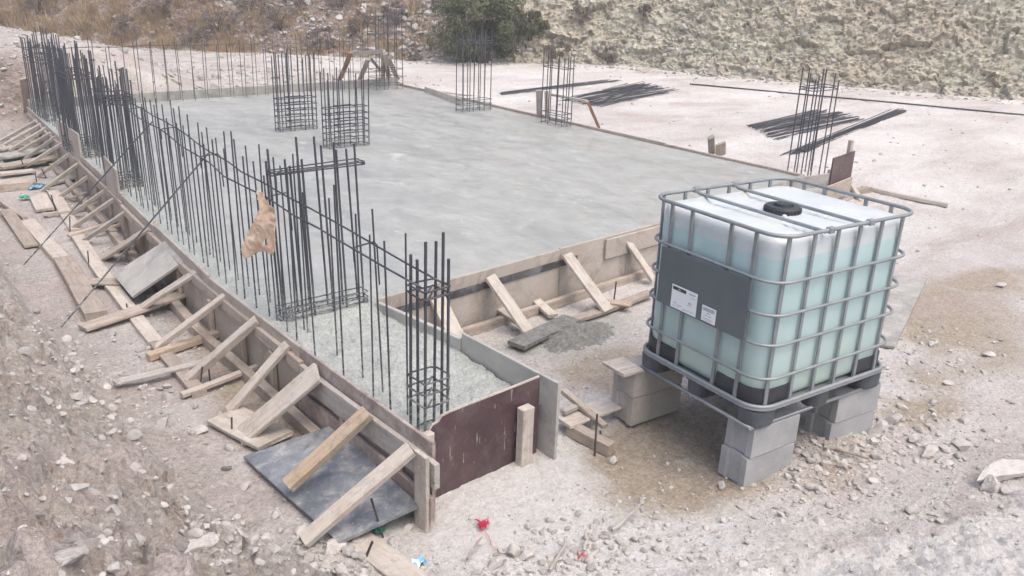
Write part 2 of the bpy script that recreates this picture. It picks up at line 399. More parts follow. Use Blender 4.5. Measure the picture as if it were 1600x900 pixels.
def stone_mat():
    m, n, l, b = newmat('limestone_chips'); tc = N(n, 'TexCoord'); v, rnd = rndvec(n, l)
    a = N(n, 'Attribute'); a.attribute_name = 'tone'
    g = noise(n, l, v, 22, 5, .65)
    col = ramp(n, l, g, [(.3, (.36, .335, .31)), (.7, (.50, .475, .45))])
    br = mth(n, l, 'ADD', mth(n, l, 'MULTIPLY', a.outputs['Fac'], .38), .74)
    hs = N(n, 'HueSaturation'); l.new(br, hs.inputs['Value']); l.new(col, hs.inputs['Color']); l.new(hs.outputs[0], b.inputs['Base Color'])
    b.inputs['Roughness'].default_value = .9; b.inputs['Specular IOR Level'].default_value = .25
    bump(n, l, b, noise(n, l, v, 60, 4, .7), .5, .006)
    return m
M['stone'] = stone_mat()
def leaf_mat(name, c1, c2):
    m, n, l, b = newmat(name); a = N(n, 'Attribute'); a.attribute_name = 'tone'
    col = ramp(n, l, a.outputs['Fac'], [(0, c1), (1, c2)]); l.new(col, b.inputs['Base Color']); b.inputs['Roughness'].default_value = .75
    b.inputs['Specular IOR Level'].default_value = .2
    return m
M['leaf'] = leaf_mat('shrub_leaf', (.048, .058, .032), (.19, .20, .115))
M['scrub'] = leaf_mat('scrub_twig', (.12, .095, .088), (.30, .25, .23))
M['drygrass'] = leaf_mat('dry_grass', (.23, .165, .095), (.47, .36, .225))
M['bark'] = plain('bark', (.10, .075, .055), .9, 0, .3, 20, .5)

# ------------------------------------------------------------------ layout of the pour
TOP = .50                                    # top of the boards
LXP = [(2.6, 2.17), (3.05, 2.17), (5.7, 2.18), (7.7, 2.34), (10.4, 2.58), (14.5, 2.885), (15.6, 2.97)]
def lx(y): return float(np.interp(y, [p[0] for p in LXP], [p[1] for p in LXP]))
FR = [(3.0, 4.95), (3.7, 5.04), (4.97, 5.08), (6.4, 5.14), (9.72, 5.62)]     # front edge (outer face of the boards)
BRc, BLc = Vector((10.17, 15.75)), Vector((2.97, 15.5))
def fy(x): return float(np.interp(x, [p[0] for p in FR], [p[1] for p in FR]))

# ------------------------------------------------------------------ terrain
TOE = np.array([(-2, 40), (1.0, 24), (1.45, 15.5), (1.38, 9.6), (1.29, 7.16), (1.27, 5.2), (1.36, 4.1), (1.46, 3.2), (1.95, 2.55), (2.7, 2.15), (3.6, 1.8), (4.6, 1.38), (6.5, 1.0), (12, -.6), (40, -6)], float)
def bankd(x, y):                             # distance beyond the toe line, on the photographer's side
    best = np.full(x.shape, 1e9); sg = np.zeros(x.shape); ux = np.zeros(x.shape)
    for (ax, ay), (bx, by) in zip(TOE[:-1], TOE[1:]):
        dx, dy = bx-ax, by-ay; L2 = dx*dx+dy*dy
        t = np.clip(((x-ax)*dx+(y-ay)*dy)/L2, 0, 1); qx, qy = ax+t*dx, ay+t*dy
        d = np.hypot(x-qx, y-qy); s = dx*(y-ay)-dy*(x-ax)   # <0 on the right of travel = photographer's side
        m = d < best; best = np.where(m, d, best); sg = np.where(m, s, sg)
    return np.where(sg < 0, best, -best)
HB = [(-20, 42), (-6, 38), (2, 33), (7, 28), (9.85, 24.8), (11.7, 22.9), (13.6, 20.6), (16.15, 19.1), (17.9, 18.2), (19.1, 16.7), (19.6, 14.6), (20.2, 13.1), (20.8, 11.6), (21.8, 8.8), (22.4, 7.6), (23.4, 3), (25, -5), (28, -16)]
def gauss(x, y, c, r, ry=None):
    ry = ry or r; return np.exp(-((x-c[0])**2/(2*r*r)+(y-c[1])**2/(2*ry*ry)))
def ground_z(x, y, detail=True):
    x = np.asarray(x, float); y = np.asarray(y, float)
    z = .37*sst(4.6, 9.0, y + .25*(x-8))*sst(6.5, 9, x)
    z = np.maximum(z, .40*sst(15.4, 16.4, y)*sst(2.0, 4.5, x))
    z = z + .08*sst(10, 15, y)*(1-sst(2, 4, x))
    # track bank in the far left corner
    bk = 1.3*sst(15.4, 17.6, y - .12*(x-2))*(1-sst(4.4, 8.0, x + .12*(y-18)))
    z = np.maximum(z, bk)
    d = bankd(x, y)
    left = 1-sst(1.2, 3.4, x)
    sl = (.82+.16*sst(2.8, 4.2, y))*left + .34*(1-left)
    bank = sl*np.maximum(d, 0); bank = np.where(d > 0, np.minimum(bank, 1.15+.06*d-.55*gauss(x, y, (1.9, 1.0), .9))*sst(0, .25, d), 0)
    far = sst(14, 17, y); z = np.maximum(z, bank*(1-far))
    # mounds thrown up along the toe, hollow under the tank
    z = z + .07*gauss(d, 0*d, (.05, 0), .16)*(1-far)*(.5+.5*vn(x*1.7, y*1.7, s=9))
    z = z - .05*gauss(x, y, (3.75, 2.75), .45) + .05*gauss(x, y, (4.4, 2.15), .35, .2)
    z = z + .035*gauss(x, y, (5.0, 2.4), .5)
    for off_ in (0, 1.5):                    # wheel ruts across the yard
        q_ = y - (13.6 - .55*(x-11)) - off_; z = z - .035*np.exp(-(q_/.16)**2)*sst(10.6, 12, x) + .02*np.exp(-((np.abs(q_)-.3)/.12)**2)*sst(10.6, 12, x)
    if detail:
        rg = .35 + 1.0*sst(-.35, .5, d) ; rg = np.where(y > 14, .7, rg)
        fl = gauss(x, y, (2.9, 2.75), .7, .45) + .8*sst(.3, .7, d)*sst(2.6, 3.4, x)
        rg = rg*(1-.45*fl)
        z = z + rg*(.045*fbm(x*1.3, y*1.3, o=3, s=3) + .022*fbm(x*6, y*6, o=4, s=5, g=.62))
        c1, e1 = cells(x*5.5, y*5.5, z*0, 21, 1.6); k = sst(-.15, .5, d)*(1-sst(13, 16, y))
        lf = 1-sst(1.7, 3.0, x); z = z + k*(.03+.085*lf)*c1*(.35+.65*sst(-.3, .3, vn(x*1.1, y*1.1, s=31)))
        c3, e3 = cells(x*9, y*9, z*6, 51, 1.8); z = z + k*(.012+.05*lf)*c3
        c2, e2 = cells(x*17, y*17, z*0, 41, 1.4); z = z + (.4+1.1*k)*.018*c2
    return z
def axis(segs):
    out = [segs[0][0]]
    for a, b, s0, s1 in segs:
        n = max(1, int(abs(b-a)/((s0+s1)/2))); t = np.linspace(0, 1, n+1)[1:]
        out += list(a+(b-a)*t**(1.0 if abs(s0-s1) < 1e-6 else (1.6 if s1 > s0 else .65)))
    return np.array(out)
X = axis([(-40, -1, 2, .2), (-1, .2, .05, .05), (.2, 6.2, .019, .019), (6.2, 12, .04, .04), (12, 26, .09, .09), (26, 90, .3, 3)])
Y = axis([(-30, .2, 2, .08), (.2, 6.2, .019, .019), (6.2, 16, .045, .045), (16, 30, .1, .1), (30, 90, .3, 3)])
gx, gy = np.meshgrid(X, Y); gz = ground_z(gx, gy)
V = np.stack([gx.ravel(), gy.ravel(), gz.ravel()], 1); nx = len(X)
i, j = np.meshgrid(np.arange(nx-1), np.arange(len(Y)-1)); q = (j*nx+i).ravel()
Fq = np.stack([q, q+1, q+nx+1, q+nx], 1)
cxq = V[Fq].mean(1)
inside = (cxq[:, 0] > 3.3) & (cxq[:, 0] < 9.6) & (cxq[:, 1] > 6.0) & (cxq[:, 1] < 15.2)       # hidden under the slab
g = mesh('ground', V, Fq[~inside], M['ground'], smooth=True); tag(g, kind='structure')
def fattr(o, name, a):
    t = o.data.attributes.new(name, 'FLOAT', 'POINT'); t.data.foreach_set('value', np.asarray(a, np.float32).ravel())
d = bankd(gx, gy); nz1 = fbm(gx*.9, gy*.9, o=4, s=60); nz2 = fbm(gx*2.6, gy*2.6, o=4, s=61)
wet = np.zeros(gx.shape)
for c, rx, ry, s in ((at(1040, 730), .38, .28, 1.1), (at(1100, 660), .42, .35, 1.1), (at(1470, 500), .7, .35, .7), (at(1420, 640), .4, .2, .8), (at(1540, 560), .5, .25, .7),
                     (at(400, 590), .16, .55, 1.2), (at(430, 650), .25, .4, 1.1), (at(340, 520), .14, .5, .9), (at(940, 575), .40, .22, 1.0), (at(1280, 740), .35, .18, .6), (at(1540, 445), .9, .3, .8)):
    wet = wet + s*gauss(gx, gy, c, rx, ry)
wet = np.clip(wet*(1+1.1*nz2), 0, 1)
pale = .45*gauss(gx, gy, at(900, 760), .8, .6) + sst(.15, .5, d)*sst(2.2, 3.6, gx)*.95 + .35*sst(8, 11, gx)*sst(3, 5, gy)*(1+1.2*fbm(gx*.5, gy*1.4, o=4, s=71)) + .45*gauss(gx, gy, at(880, 470), 1.2, .5)
pale = pale + .28 + .5*nz1 + .75*sst(.3, .8, d)*sst(2.4, 3.4, gx) + .85*gauss(gx, gy, at(930, 790), 1.3, .55); pale = pale*(1-.85*sst(.2, .9, d)*(1-sst(1.6, 3, gx)))
soil = sst(-.55, .1, d)*(1-sst(1.4, 2.3, gx)) * (.8+.35*nz1+.5*fbm(gx*7, gy*7, o=4, s=66))*(1-.4*sst(.9, 1.3, gz)) + sst(13.5, 15.2, gy)*(1-sst(3.6, 4.6, gx))*1.0*(1-sst(1.15, 1.3, gz))
cem = np.clip(1.1*gauss(gx, gy, at(885, 528), .50, .22)*(1+1.2*nz2), 0, 1)
pud = sst(.25, .6, nz2)*gauss(gx, gy, at(1400, 560), .8, .5)
soil = np.maximum(soil, .8*sst(15.9, 16.6, gy)*(1-sst(9, 12.5, gx))*np.clip(.6+1.2*nz2, 0, 1))
cut = sst(13.8, 15.0, gy)*(1-sst(3.0, 3.9, gx))*sst(.12, .35, gz)*(1-sst(1.1, 1.28, gz)); wet = wet*(1-.0*cut)
for k_, a_ in (('cut', cut), ('wet', wet), ('pale', np.clip(pale, 0, 1)), ('soil', np.clip(soil, 0, 1)), ('cement', np.clip(cem, 0, 1)), ('puddle', pud)): fattr(g, k_, a_)
def gz1(x, y): return float(ground_z(np.array([x]), np.array([y]), False)[0])
def gzd(x, y): return float(ground_z(np.array([x]), np.array([y]), True)[0])
def onground(px, py, lift=0.0):              # where a pixel's ray meets the ground
    z = 0.
    for _ in range(12):
        p = at(px, py, z); z = .5*z+.5*gz1(p.x, p.y)
    p = at(px, py, z); p.z += lift; return p

# hillside behind the yard
P0 = np.array(HB, float); seg = np.hypot(*(P0[1:]-P0[:-1]).T); cum = np.r_[0, np.cumsum(seg)]
s_f = np.arange(0, cum[-1], .045); bx = np.interp(s_f, cum, P0[:, 0]); by = np.interp(s_f, cum, P0[:, 1])
k = 61; ker = np.hanning(k)/np.hanning(k).sum()
bx = np.convolve(np.pad(bx, k//2, 'edge'), ker, 'valid'); by = np.convolve(np.pad(by, k//2, 'edge'), ker, 'valid')
tx, ty = np.gradient(bx), np.gradient(by); L = np.hypot(tx, ty); nxn, nyn = -ty/L, tx/L        # outward normal
vis = (bx > 5) & (by > 4)
t_f = np.r_[-.35, np.arange(-.3, 3.4, .045), np.linspace(3.5, 14, 32)]
rockf = sst(13.2, 16.8, bx)                  # 0 scrub slope, 1 bare rock cutting
ang = R_(33) + R_(24)*rockf
SS, TT = np.meshgrid(np.arange(len(s_f)), t_f); A = ang[SS]
hx = bx[SS] + nxn[SS]*TT*np.cos(A); hy = by[SS] + nyn[SS]*TT*np.cos(A); hz = .33 + (TT-.5*(1-np.exp(-np.maximum(TT, 0)/.5)))*np.sin(A)
rk = rockf[SS]; rk = np.clip(rk + .45*fbm(hx*.7, hy*.7, hz*.7, o=3, s=77)*(1-np.abs(2*rk-1)), 0, 1)
c1, e1 = cells(hx*1.15, hy*1.15, hz*1.6, 100, 1.8); c2, e2 = cells(hx*3.8, hy*3.8, hz*6.0, 120, 2.2); c3, e3 = cells(hx*10, hy*10, hz*14, 140, 2.0)
D = (.10+.03*rk)*c1 + (.05+.025*rk)*c2 + (.03+.025*rk)*c3 + .16*fbm(hx*.5, hy*.5, hz*.5, o=4, s=90) + .03*fbm(hx*9, hy*9, hz*9, o=3, s=95)
D = D*sst(-.3, .35, TT)
dn = (-np.sin(A)*nxn[SS], -np.sin(A)*nyn[SS], np.cos(A))
hx, hy, hz = hx+dn[0]*D, hy+dn[1]*D, hz+dn[2]*D
Vh = np.stack([hx.ravel(), hy.ravel(), hz.ravel()], 1); nn = len(s_f)
i, j = np.meshgrid(np.arange(nn-1), np.arange(len(t_f)-1)); q = (j*nn+i).ravel()
hill = mesh('hillside', Vh, np.stack([q, q+1, q+nn+1, q+nn], 1), M['hill'], smooth=False); tag(hill, kind='structure')
crk = np.clip(1-e2*9, 0, 1)*.7 + np.clip(1-e1*12, 0, 1)*.8; fattr(hill, 'foot', (1-sst(.05, .75, TT+.35*fbm(hx*1.5, hy*1.5, hz, o=3, s=81)))); fattr(hill, 'rock', rk); fattr(hill, 'crack', np.clip(crk*rk, 0, 1))
def hillpt(si, ti):
    a = np.abs(s_f-si).argmin(); b_ = np.abs(t_f-ti).argmin(); return Vector((hx[b_, a], hy[b_, a], hz[b_, a])), a, b_

# ------------------------------------------------------------------ concrete slab
slab = empty('concrete_slab', (6, 10, 0), 'broad fresh grey concrete slab with a short leg at its near left corner', 'concrete slab')
nu, nv = 260, 340
U, Vv = np.meshgrid(np.linspace(0, 1, nu), np.linspace(0, 1, nv))
ynear = 5.05
def slab_xy(u, v):
    x0, y0 = 2.19, 5.12; x = np.zeros(u.shape)
    ya = np.interp(2.2+u*7.5, [p[0] for p in FR], [p[1]+.02 for p in FR]); yb = BLc.y-.01 + (BRc.y-BLc.y)*u
    y = ya + (yb-ya)*v
    xl = np.interp(y, [p[0] for p in LXP], [p[1]+.012 for p in LXP]); xr = 9.70 + (BRc.x-9.70)*v - .012
    return xl + (xr-xl)*u, y
sx_, sy_ = slab_xy(U, Vv)
edge = 1-sst(.12, .55, sx_-np.interp(sy_, [p[0] for p in LXP], [p[1] for p in LXP]) + .16*fbm(sx_*2, sy_*2, o=3, s=201))
near = 1-sst(.05, .5, np.hypot(sx_-2.6, (sy_-5.1)*1.4)-.4)
rgh = np.clip(np.maximum(edge, near), 0, 1)
sz = .462 + .008*fbm(sx_*1.2, sy_*1.2, o=4, s=210) + rgh*(.012*fbm(sx_*16, sy_*16, o=4, s=215, g=.65)-.012) - .03*(1-sst(0, .5, BRc.y-sy_+0))*0
sz = sz + rgh*.012*cells(sx_*22, sy_*22, sz*0, 230, 1.5)[0]
Vs = np.stack([sx_.ravel(), sy_.ravel(), sz.ravel()], 1)
i, j = np.meshgrid(np.arange(nu-1), np.arange(nv-1)); q = (j*nu+i).ravel(); Fs = np.stack([q, q+1, q+nu+1, q+nu], 1)
ring = list(range(nu)) + [r*nu+nu-1 for r in range(1, nv)] + [(nv-1)*nu+c for c in range(nu-2, -1, -1)] + [r*nu for r in range(nv-2, 0, -1)]
low = Vs[ring].copy(); low[:, 2] = -.05; b0 = len(Vs); n_ = len(ring)
sk = np.array([(ring[a], ring[(a+1) % n_], b0+(a+1) % n_, b0+a) for a in range(n_)])[:, ::-1]
o = mesh('slab_surface', np.vstack([Vs, low]), np.vstack([Fs, sk]), M['slab'], smooth=True); o.parent = slab; o.location = -slab.location
fattr(o, 'rough', np.r_[rgh.ravel(), np.ones(len(low))])
# leg of the footing
U, Vv = np.meshgrid(np.linspace(0, 1, 90), np.linspace(0, 1, 170))
lyy = 3.29 + (5.14-3.29)*Vv; xr = np.interp(lyy, [3.1, 4.09, 4.95, 5.2], [3.115, 3.10, 3.0, 2.98]); lxx = 2.182 + (xr-2.182)*U
lz = .32 + .075*sst(3.4, 4.6, lyy) + .06*sst(4.72, 5.12, lyy) + .022*fbm(lxx*3, lyy*3, o=3, s=240) + .016*fbm(lxx*17, lyy*17, o=4, s=241, g=.65)
lz = np.minimum(lz, .47) + .014*cells(lxx*24, lyy*24, lz*0, 250, 1.5)[0]
Vl = np.stack([lxx.ravel(), lyy.ravel(), lz.ravel()], 1); a_ = 90
i, j = np.meshgrid(np.arange(a_-1), np.arange(169)); q = (j*a_+i).ravel()
o = mesh('footing_leg', Vl, np.stack([q, q+1, q+a_+1, q+a_], 1), M['slab'], smooth=True); o.parent = slab; o.location = -slab.location
fattr(o, 'rough', np.ones(len(Vl)))

# ------------------------------------------------------------------ timber
def plank_mesh(L, wd, th, seed=0, warp=.004, taper=0):
    r = random.Random(seed); n = max(4, int(L/.12)); c = min(.004, th*.2); V = []; F = []
    ph = r.uniform(0, 9)
    for i in range(n+1):
        x = -L/2 + L*i/n; bw = warp*math.sin(ph+2.2*i/n*math.pi*.7)*L*.9
        h, t = wd/2*(1-taper*i/n), th/2
        for (y, z) in ((-h+c, -t), (h-c, -t), (h, -t+c), (h, t-c), (h-c, t), (-h+c, t), (-h, t-c), (-h, -t+c)):
            V.append((x + (r.uniform(-.5, .5)*.006 if i in (0, n) else 0), y + r.uniform(-1, 1)*.0012 + bw*.4, z + r.uniform(-1, 1)*.0009 + bw))
    for i in range(n):
        for k in range(8):
            l = (k+1) % 8; F.append((i*8+k, (i+1)*8+k, (i+1)*8+l, i*8+l))
    F.append(tuple(range(8))); F.append(tuple(n*8+k for k in reversed(range(8))))
    return V, F
pc = [0]
def plank(name, A, B, wd, th, mat, parent=None, face=(0, 0, 1), warp=.004, taper=0, roll=0):
    """board with its centre line from A to B; face = direction its broad side looks"""
    pc[0] += 1; A = Vector(A); B = Vector(B); x = (B-A).normalized(); f = Vector(face); z = (f - x*f.dot(x)).normalized(); y = z.cross(x)
    V, F = plank_mesh((B-A).length, wd, th, pc[0], warp, taper)
    o = mesh(name, V, F, M[mat] if isinstance(mat, str) else mat, None)
    mid = (A+B)/2; Mx = Matrix((( x.x, y.x, z.x, mid.x), (x.y, y.y, z.y, mid.y), (x.z, y.z, z.z, mid.z), (0, 0, 0, 1)))
    if roll: Mx = Mx @ Matrix.Rotation(roll, 4, 'X')
    if parent:
        o.parent = parent; Mx = Matrix.Translation(-parent.location) @ Mx
    o.matrix_world = Mx if not parent else o.matrix_world; 
    if parent: o.matrix_local = Mx
    return o

# left run of formwork
fl = empty('formwork_wall', (2.3, 9, 0), 'long formwork wall of plywood sheets along the left side of the slab, braced with rows of battens', 'formwork')
ys = [3.06, 4.52, 6.1, 7.7, 9.0, 10.4, 12.4, 14.5, 15.55]; mats = ['ply_red', 'ply', 'ply', 'ply', 'ply', 'ply', 'ply_grey', 'ply']
for a, b, mt in zip(ys[:-1], ys[1:], mats):
    z0 = -.03; zt = TOP + random.uniform(-.012, .012)
    A_ = Vector((lx(a)-.002, a+.004, (z0+zt)/2)); B_ = Vector((lx(b)-.002, b-.004, (z0+zt)/2))
    plank('formwork_sheet', A_, B_, zt-z0, .021, mt, fl, face=(-1, 0, 0), warp=0)
def lrun(name, y0, y1, z, off, wd, th, mat, warp=.002):
    yy = y0
    while yy < y1-.1:
        ye = min(y1, yy+random.uniform(2.2, 3.0)); zz = z+random.uniform(-.008, .008)
        plank(name, (lx(yy)-off, yy, zz), (lx(ye)-off, ye-.01, zz), wd, th, mat, fl, face=(-1, 0, 0), warp=warp); yy = ye
plank('waler', (lx(3.06)-.033, 3.0, .335), (lx(4.45)-.033, 4.45, .335), .145, .034, 'timber_grey', fl, face=(-1, 0, 0))
lrun('waler', 4.47, 15.4, .375, .033, .085, .034, 'timber')
lrun('foot_rail', 3.5, 15.3, .045, .115, .085, .07, 'timber')
plank('foot_board', (lx(3.06)-.036, 3.02, .12), (lx(4.5)-.036, 4.5, .12), .17, .026, 'ply_red', fl, face=(-1, 0, 0))
for yy in (3.35, 3.95, 4.56, 4.9, 5.4, 6.05, 6.9, 7.6, 8.2, 8.9, 9.6, 10.3, 11.0, 11.6, 12.2, 12.9, 13.6, 14.4):
    plank('stud', (lx(yy)-.031, yy, .0), (lx(yy)-.031, yy, .325 if yy > 4.6 else .255), .05, .034, 'timber', fl, face=(-1, 0, 0))
# end post boards at the near corner
plank('end_board', (lx(3.06)-.062, 3.085, -.04), (lx(3.06)-.062, 3.085, .44), .11, .024, 'timber_pale', fl, face=(-1, 0, 0), warp=.001)
# higher sheets standing over the run
def sheet(pts, th, mat, parent=None, name='sheet', nrm=None):
    pts = [Vector(p) for p in pts]; n = nrm or (pts[1]-pts[0]).cross(pts[-1]-pts[0]).normalized(); n = Vector(n); k = len(pts)
    V = [p for p in pts] + [p-n*th for p in pts]
    F = [tuple(range(k)), tuple(k+i for i in reversed(range(k)))] + [(i, k+i, k+(i+1) % k, (i+1) % k) for i in range(k)]
    c = sum(pts, Vector())/k
    return mesh(name, V, F, M[mat], parent, origin=c)
def upstand(y0, y1, h0, h1, label):
    o = sheet([(lx(y0)-.022, y0, .30), (lx(y1)-.022, y1, .30), (lx(y1)-.022, y1, h1), (lx(y0)-.022, y0, h0)], .02, 'ply', name='plywood_offcut', nrm=Vector((-1, .05, 0)).normalized())
    tag(o, label, 'plywood sheet')
upstand(11.15, 12.6, .77, .74, 'larger raised plywood sheet standing above the left formwork beside the far battens')
upstand(9.1, 9.7, .73, .77, 'smaller raised plywood offcut above the left formwork, at the foot of the second rebar cluster')

# front end panel with purple film
ep = empty('end_panel', (2.7, 3.25, 0), 'dark purple film faced end panel closing the near end of the footing leg', 'formwork panel')
pts = [(2.275, 3.262, -.06), (3.095, 3.288, -.06), (3.095, 3.288, .50), (2.9, 3.281, .497), (2.6, 3.272, .495), (2.42, 3.267, .493), (2.365, 3.265, .486), (2.345, 3.264, .462), (2.305, 3.262, .455), (2.283, 3.261, .43)]
o = sheet(pts, .021, 'film_purple', name='panel_board', nrm=Vector((.03, -1, 0)).normalized()); o.parent = ep; o.location = Vector(o.location)-ep.location
mb = MB(); mb.tube([(2.284, 3.270, .43), (2.305, 3.272, .456), (2.345, 3.274, .464), (2.365, 3.275, .488), (2.42, 3.277, .4955), (2.6, 3.282, .4965), (2.9, 3.291, .5005), (3.093, 3.298, .5035)], .0075, 5)
o = mb.build('torn_ply_edge', M['timber_pale'], ep); o.location = -ep.location
plank('post', (2.228, 3.215, -.05), (2.228, 3.215, .455), .068, .05, 'timber_pale', ep, face=(0, -1, 0), warp=.001)
plank('post', (2.945, 3.235, -.05), (2.945, 3.235, .37), .085, .06, 'timber_pale', ep, face=(0, -1, 0), warp=.001)
# right hand sheet of the leg and the low board behind it
lr = empty('leg_panel', (3.13, 3.6, 0), 'cement grey plywood panel on the right side of the leg, past the purple panel', 'formwork panel')
plank('panel_board', (3.137, 3.165, .235), (3.126, 4.09, .235), .53, .02, 'ply_conc', lr, face=(1, 0, 0), warp=0)
o = plank('low_board', (3.118, 4.10, .225), (3.0, 4.935, .245), .47, .035, 'ply_conc', None, face=(1, .1, 0), warp=.001); o.name = 'formwork_board'
tag(o, 'low cement coated board between the footing leg and the front formwork', 'formwork board')

# front run
ff = empty('formwork_wall', (5, 5.08, 0), 'plywood formwork wall along the near edge of the slab, behind the water tank', 'formwork')
fr_seg = [(3.0, 4.95, 4.93, 5.07, 'ply', .0), (4.935, 5.075, 6.4, 5.14, 'ply', .012), (6.4, 5.14, 8.0, 5.37, 'ply', 0), (8.0, 5.37, 9.66, 5.61, 'ply_grey', 0)]
for x0, y0, x1, y1, mt, dz in fr_seg:
    plank('formwork_sheet', (x0, y0, .235), (x1, y1, .235), .53+dz, .022, mt, ff, face=(0, -1, 0), warp=0)
plank('dark_strip', (3.02, 4.935, .365), (5.15, 5.065, .375), .062, .006, 'film_strip', ff, face=(0, -1, 0), warp=0)
plank('overlay_board', (5.52, 5.072, .39), (6.45, 5.117, .39), .19, .02, 'ply', ff, face=(0, -1, 0), warp=0)
plank('foot_rail', (3.3, 4.90, .04), (4.6, 4.965, .04), .085, .05, 'timber', ff, face=(0, -1, 0))
plank('foot_rail', (4.62, 4.97, .04), (6.9, 5.11, .04), .085, .05, 'timber', ff, face=(0, -1, 0))
plank('edge_batten', (4.93, 5.052, .12), (4.93, 5.052, .46), .012, .006, 'timber_grey', ff, face=(0, -1, 0), warp=0)
plank('edge_batten', (5.86, 5.098, .0), (5.86, 5.098, .29), .010, .006, 'timber_grey', ff, face=(0, -1, 0), warp=0)

# right and back edge boards
er = empty('formwork_wall', (9.9, 10, .3), 'thin timber edge board along the right side of the slab', 'formwork')
def rx(y): return 9.71 + (BRc.x-9.71)*(y-5.62)/(BRc.y-5.62)
for a, b in zip((5.62, 8.0, 10.6, 13.2), (7.98, 10.58, 13.18, 15.75)):
    plank('edge_board', (rx(a)+.01, a, .34), (rx(b)+.01, b, .34), .33 if a > 6 else .31, .03, 'timber', er, face=(1, 0, 0), warp=.001)
eb = empty('formwork_wall', (6.5, 15.65, .3), 'grey edge board along the far side of the slab under the thin wall bars', 'formwork')
for t0, t1 in ((0, .31), (.31, .64), (.64, 1)):
    a = BLc.lerp(BRc, t0); b = BLc.lerp(BRc, t1); plank('edge_board', (a.x+.005, a.y, .44), (b.x-.005, b.y, .44), .36, .03, 'ply_grey', eb, face=(0, -1, 0), warp=.001)
o = plank('plank', at(664, 140, .52), at(722, 160, .52), .13, .028, 'timber_pale', face=(-.9, -.4, .05)); tag(o, 'pale board standing on edge on the right slab rim left of the square rebar cage', 'board')

# ------------------------------------------------------------------ braces and loose boards on the left
def brace(top, bot, wd, th, mat, label, zt=.455, group='battens bracing the left formwork', face=(-.35, -.2, 1), name='timber_brace', zb=None):
    T = at(top[0], top[1], zt); B = onground(bot[0], bot[1], .03) if zb is None else at(bot[0], bot[1], zb)
    o = plank(name, T, B, wd, th, mat, face=face); tag(o, label, 'brace', group); return o
far = [((57, 189), (2, 223)), ((64, 194), (5, 231)), ((72, 200), (16, 238)), ((79, 208), (23, 245)), ((87.5, 214), (39, 252)), ((100, 223), (40, 263)),
       ((116, 236), (61, 278)), ((131.5, 250), (67, 301)), ((152, 265.6), (94, 311)), ((174, 290.5), (112, 339)), ((191, 303.5), (115, 358.5)), ((211, 322), (131, 380.5))]
lab = ['farthest thin batten leaning on the left formwork', 'second farthest batten leaning on the left formwork', 'batten in front of the second farthest one on the left formwork', 'fourth batten from the far end of the left formwork',
       'brown batten fifth from the far end of the left formwork', 'sixth batten from the far end, ending beside the raised plywood sheet', 'batten just on the near side of the larger raised plywood sheet', 'batten propped over the grey board by the blue scrap',
       'batten leaning just before the smaller raised plywood offcut', 'thick batten leaning on the near side of the smaller raised plywood offcut', 'long batten beside the small steel stakes on the left', 'dark brown batten crossing under the thin slanting bar']
for (t, b), s in zip(far, lab): brace(t, b, .052, .042, 'timber_pale' if 'brown' not in s else 'timber_grey', s, zt=.44)
brace((241, 352), (165, 405), .16, .028, 'timber', 'wide board leaning on the left formwork just behind the big grey panel')
brace((313, 420), (213, 492), .088, .03, 'timber_pale', 'pale brace resting on a ground plank just in front of the leaning grey panel')
brace((357, 458), (247, 548), .06, .04, 'timber_pale', 'narrow brace third from the black panel side, meeting the brown ground board')
brace((402, 500), (293, 600), .07, .05, 'timber_pale', 'thick square brace with steel stakes at its foot')
brace((450, 538), (358, 648), .072, .035, 'timber_pale', 'brace with a wire tied at its lower end, left of the widest brace')
brace((496, 582), (378, 688), .165, .03, 'timber_pale', 'widest brace board, just behind the black panel on the ground')
brace((575, 644), (450, 759), .085, .05, 'timber_warm', 'short yellow brown brace standing on the black panel', zb=.13)
brace((642, 701), (475, 845), .085, .038, 'timber_pale', 'long pale speckled brace crossing the near end of the black panel', zb=.06)
def flat(a, b, wd, th, mat, label, cat='board', la=.03, lb=.03, group=None, name='plank', face=(0, 0, 1), taper=0):
    A = onground(*a, la); B = onground(*b, lb); o = plank(name, A, B, wd, th, mat, face=face, taper=taper); tag(o, label, cat, group); return o
flat((313, 468), (130, 518), .15, .025, 'timber', 'wide grey board lying across the ground in front of the leaning grey panel', la=.10, lb=.03)
flat((367, 523), (232, 564), .07, .05, 'timber_warm', 'brown thick board lying from the formwork foot outward', la=.06)
flat((330, 572), (180, 604), .07, .02, 'timber_grey', 'thin grey board lying on the ground, its end by a white stone', la=.04, lb=.03)
flat((433, 577), (284, 624), .05, .03, 'timber_pale', 'slim board with a broken tip lying under the wired brace', la=.08, lb=.03)
flat((100, 412), (152, 500), .17, .085, 'timber', 'heavy split timber sleeper lying on the left, its near half', 'timber', .03, .03, name='timber_sleeper')
flat((44, 352), (99, 412), .14, .06, 'timber_pale', 'long weathered timber lying behind the split sleeper', 'timber', name='timber_sleeper')
flat((140, 448), (195, 450), .15, .022, 'timber', 'short wide board lying at the lower corner of the leaning grey panel', la=.05, lb=.06)
flat((80, 298), (120, 362), .13, .03, 'timber_pale', 'pale ground board under the feet of the far braces', la=.02, lb=.02)
flat((118, 368), (172, 448), .12, .04, 'timber_pale', 'cracked ground board left of the leaning grey panel', la=.02, lb=.03)
flat((172, 448), (245, 540), .11, .05, 'timber_pale', 'ground board passing under the wide grey board', la=.015, lb=.02)
flat((245, 540), (312, 620), .10, .05, 'timber', 'rotten ground board ending beside the two steel stakes', la=.015, lb=.02)
flat((352, 655), (432, 700), .26, .028, 'timber_pale', 'broad double board on the ground under the widest brace', la=.03, lb=.05)
flat((553, 838), (660, 920), .15, .03, 'timber_pale', 'dusty ground board at the bottom edge of the photo, beside the black panel', la=.0, lb=.0)
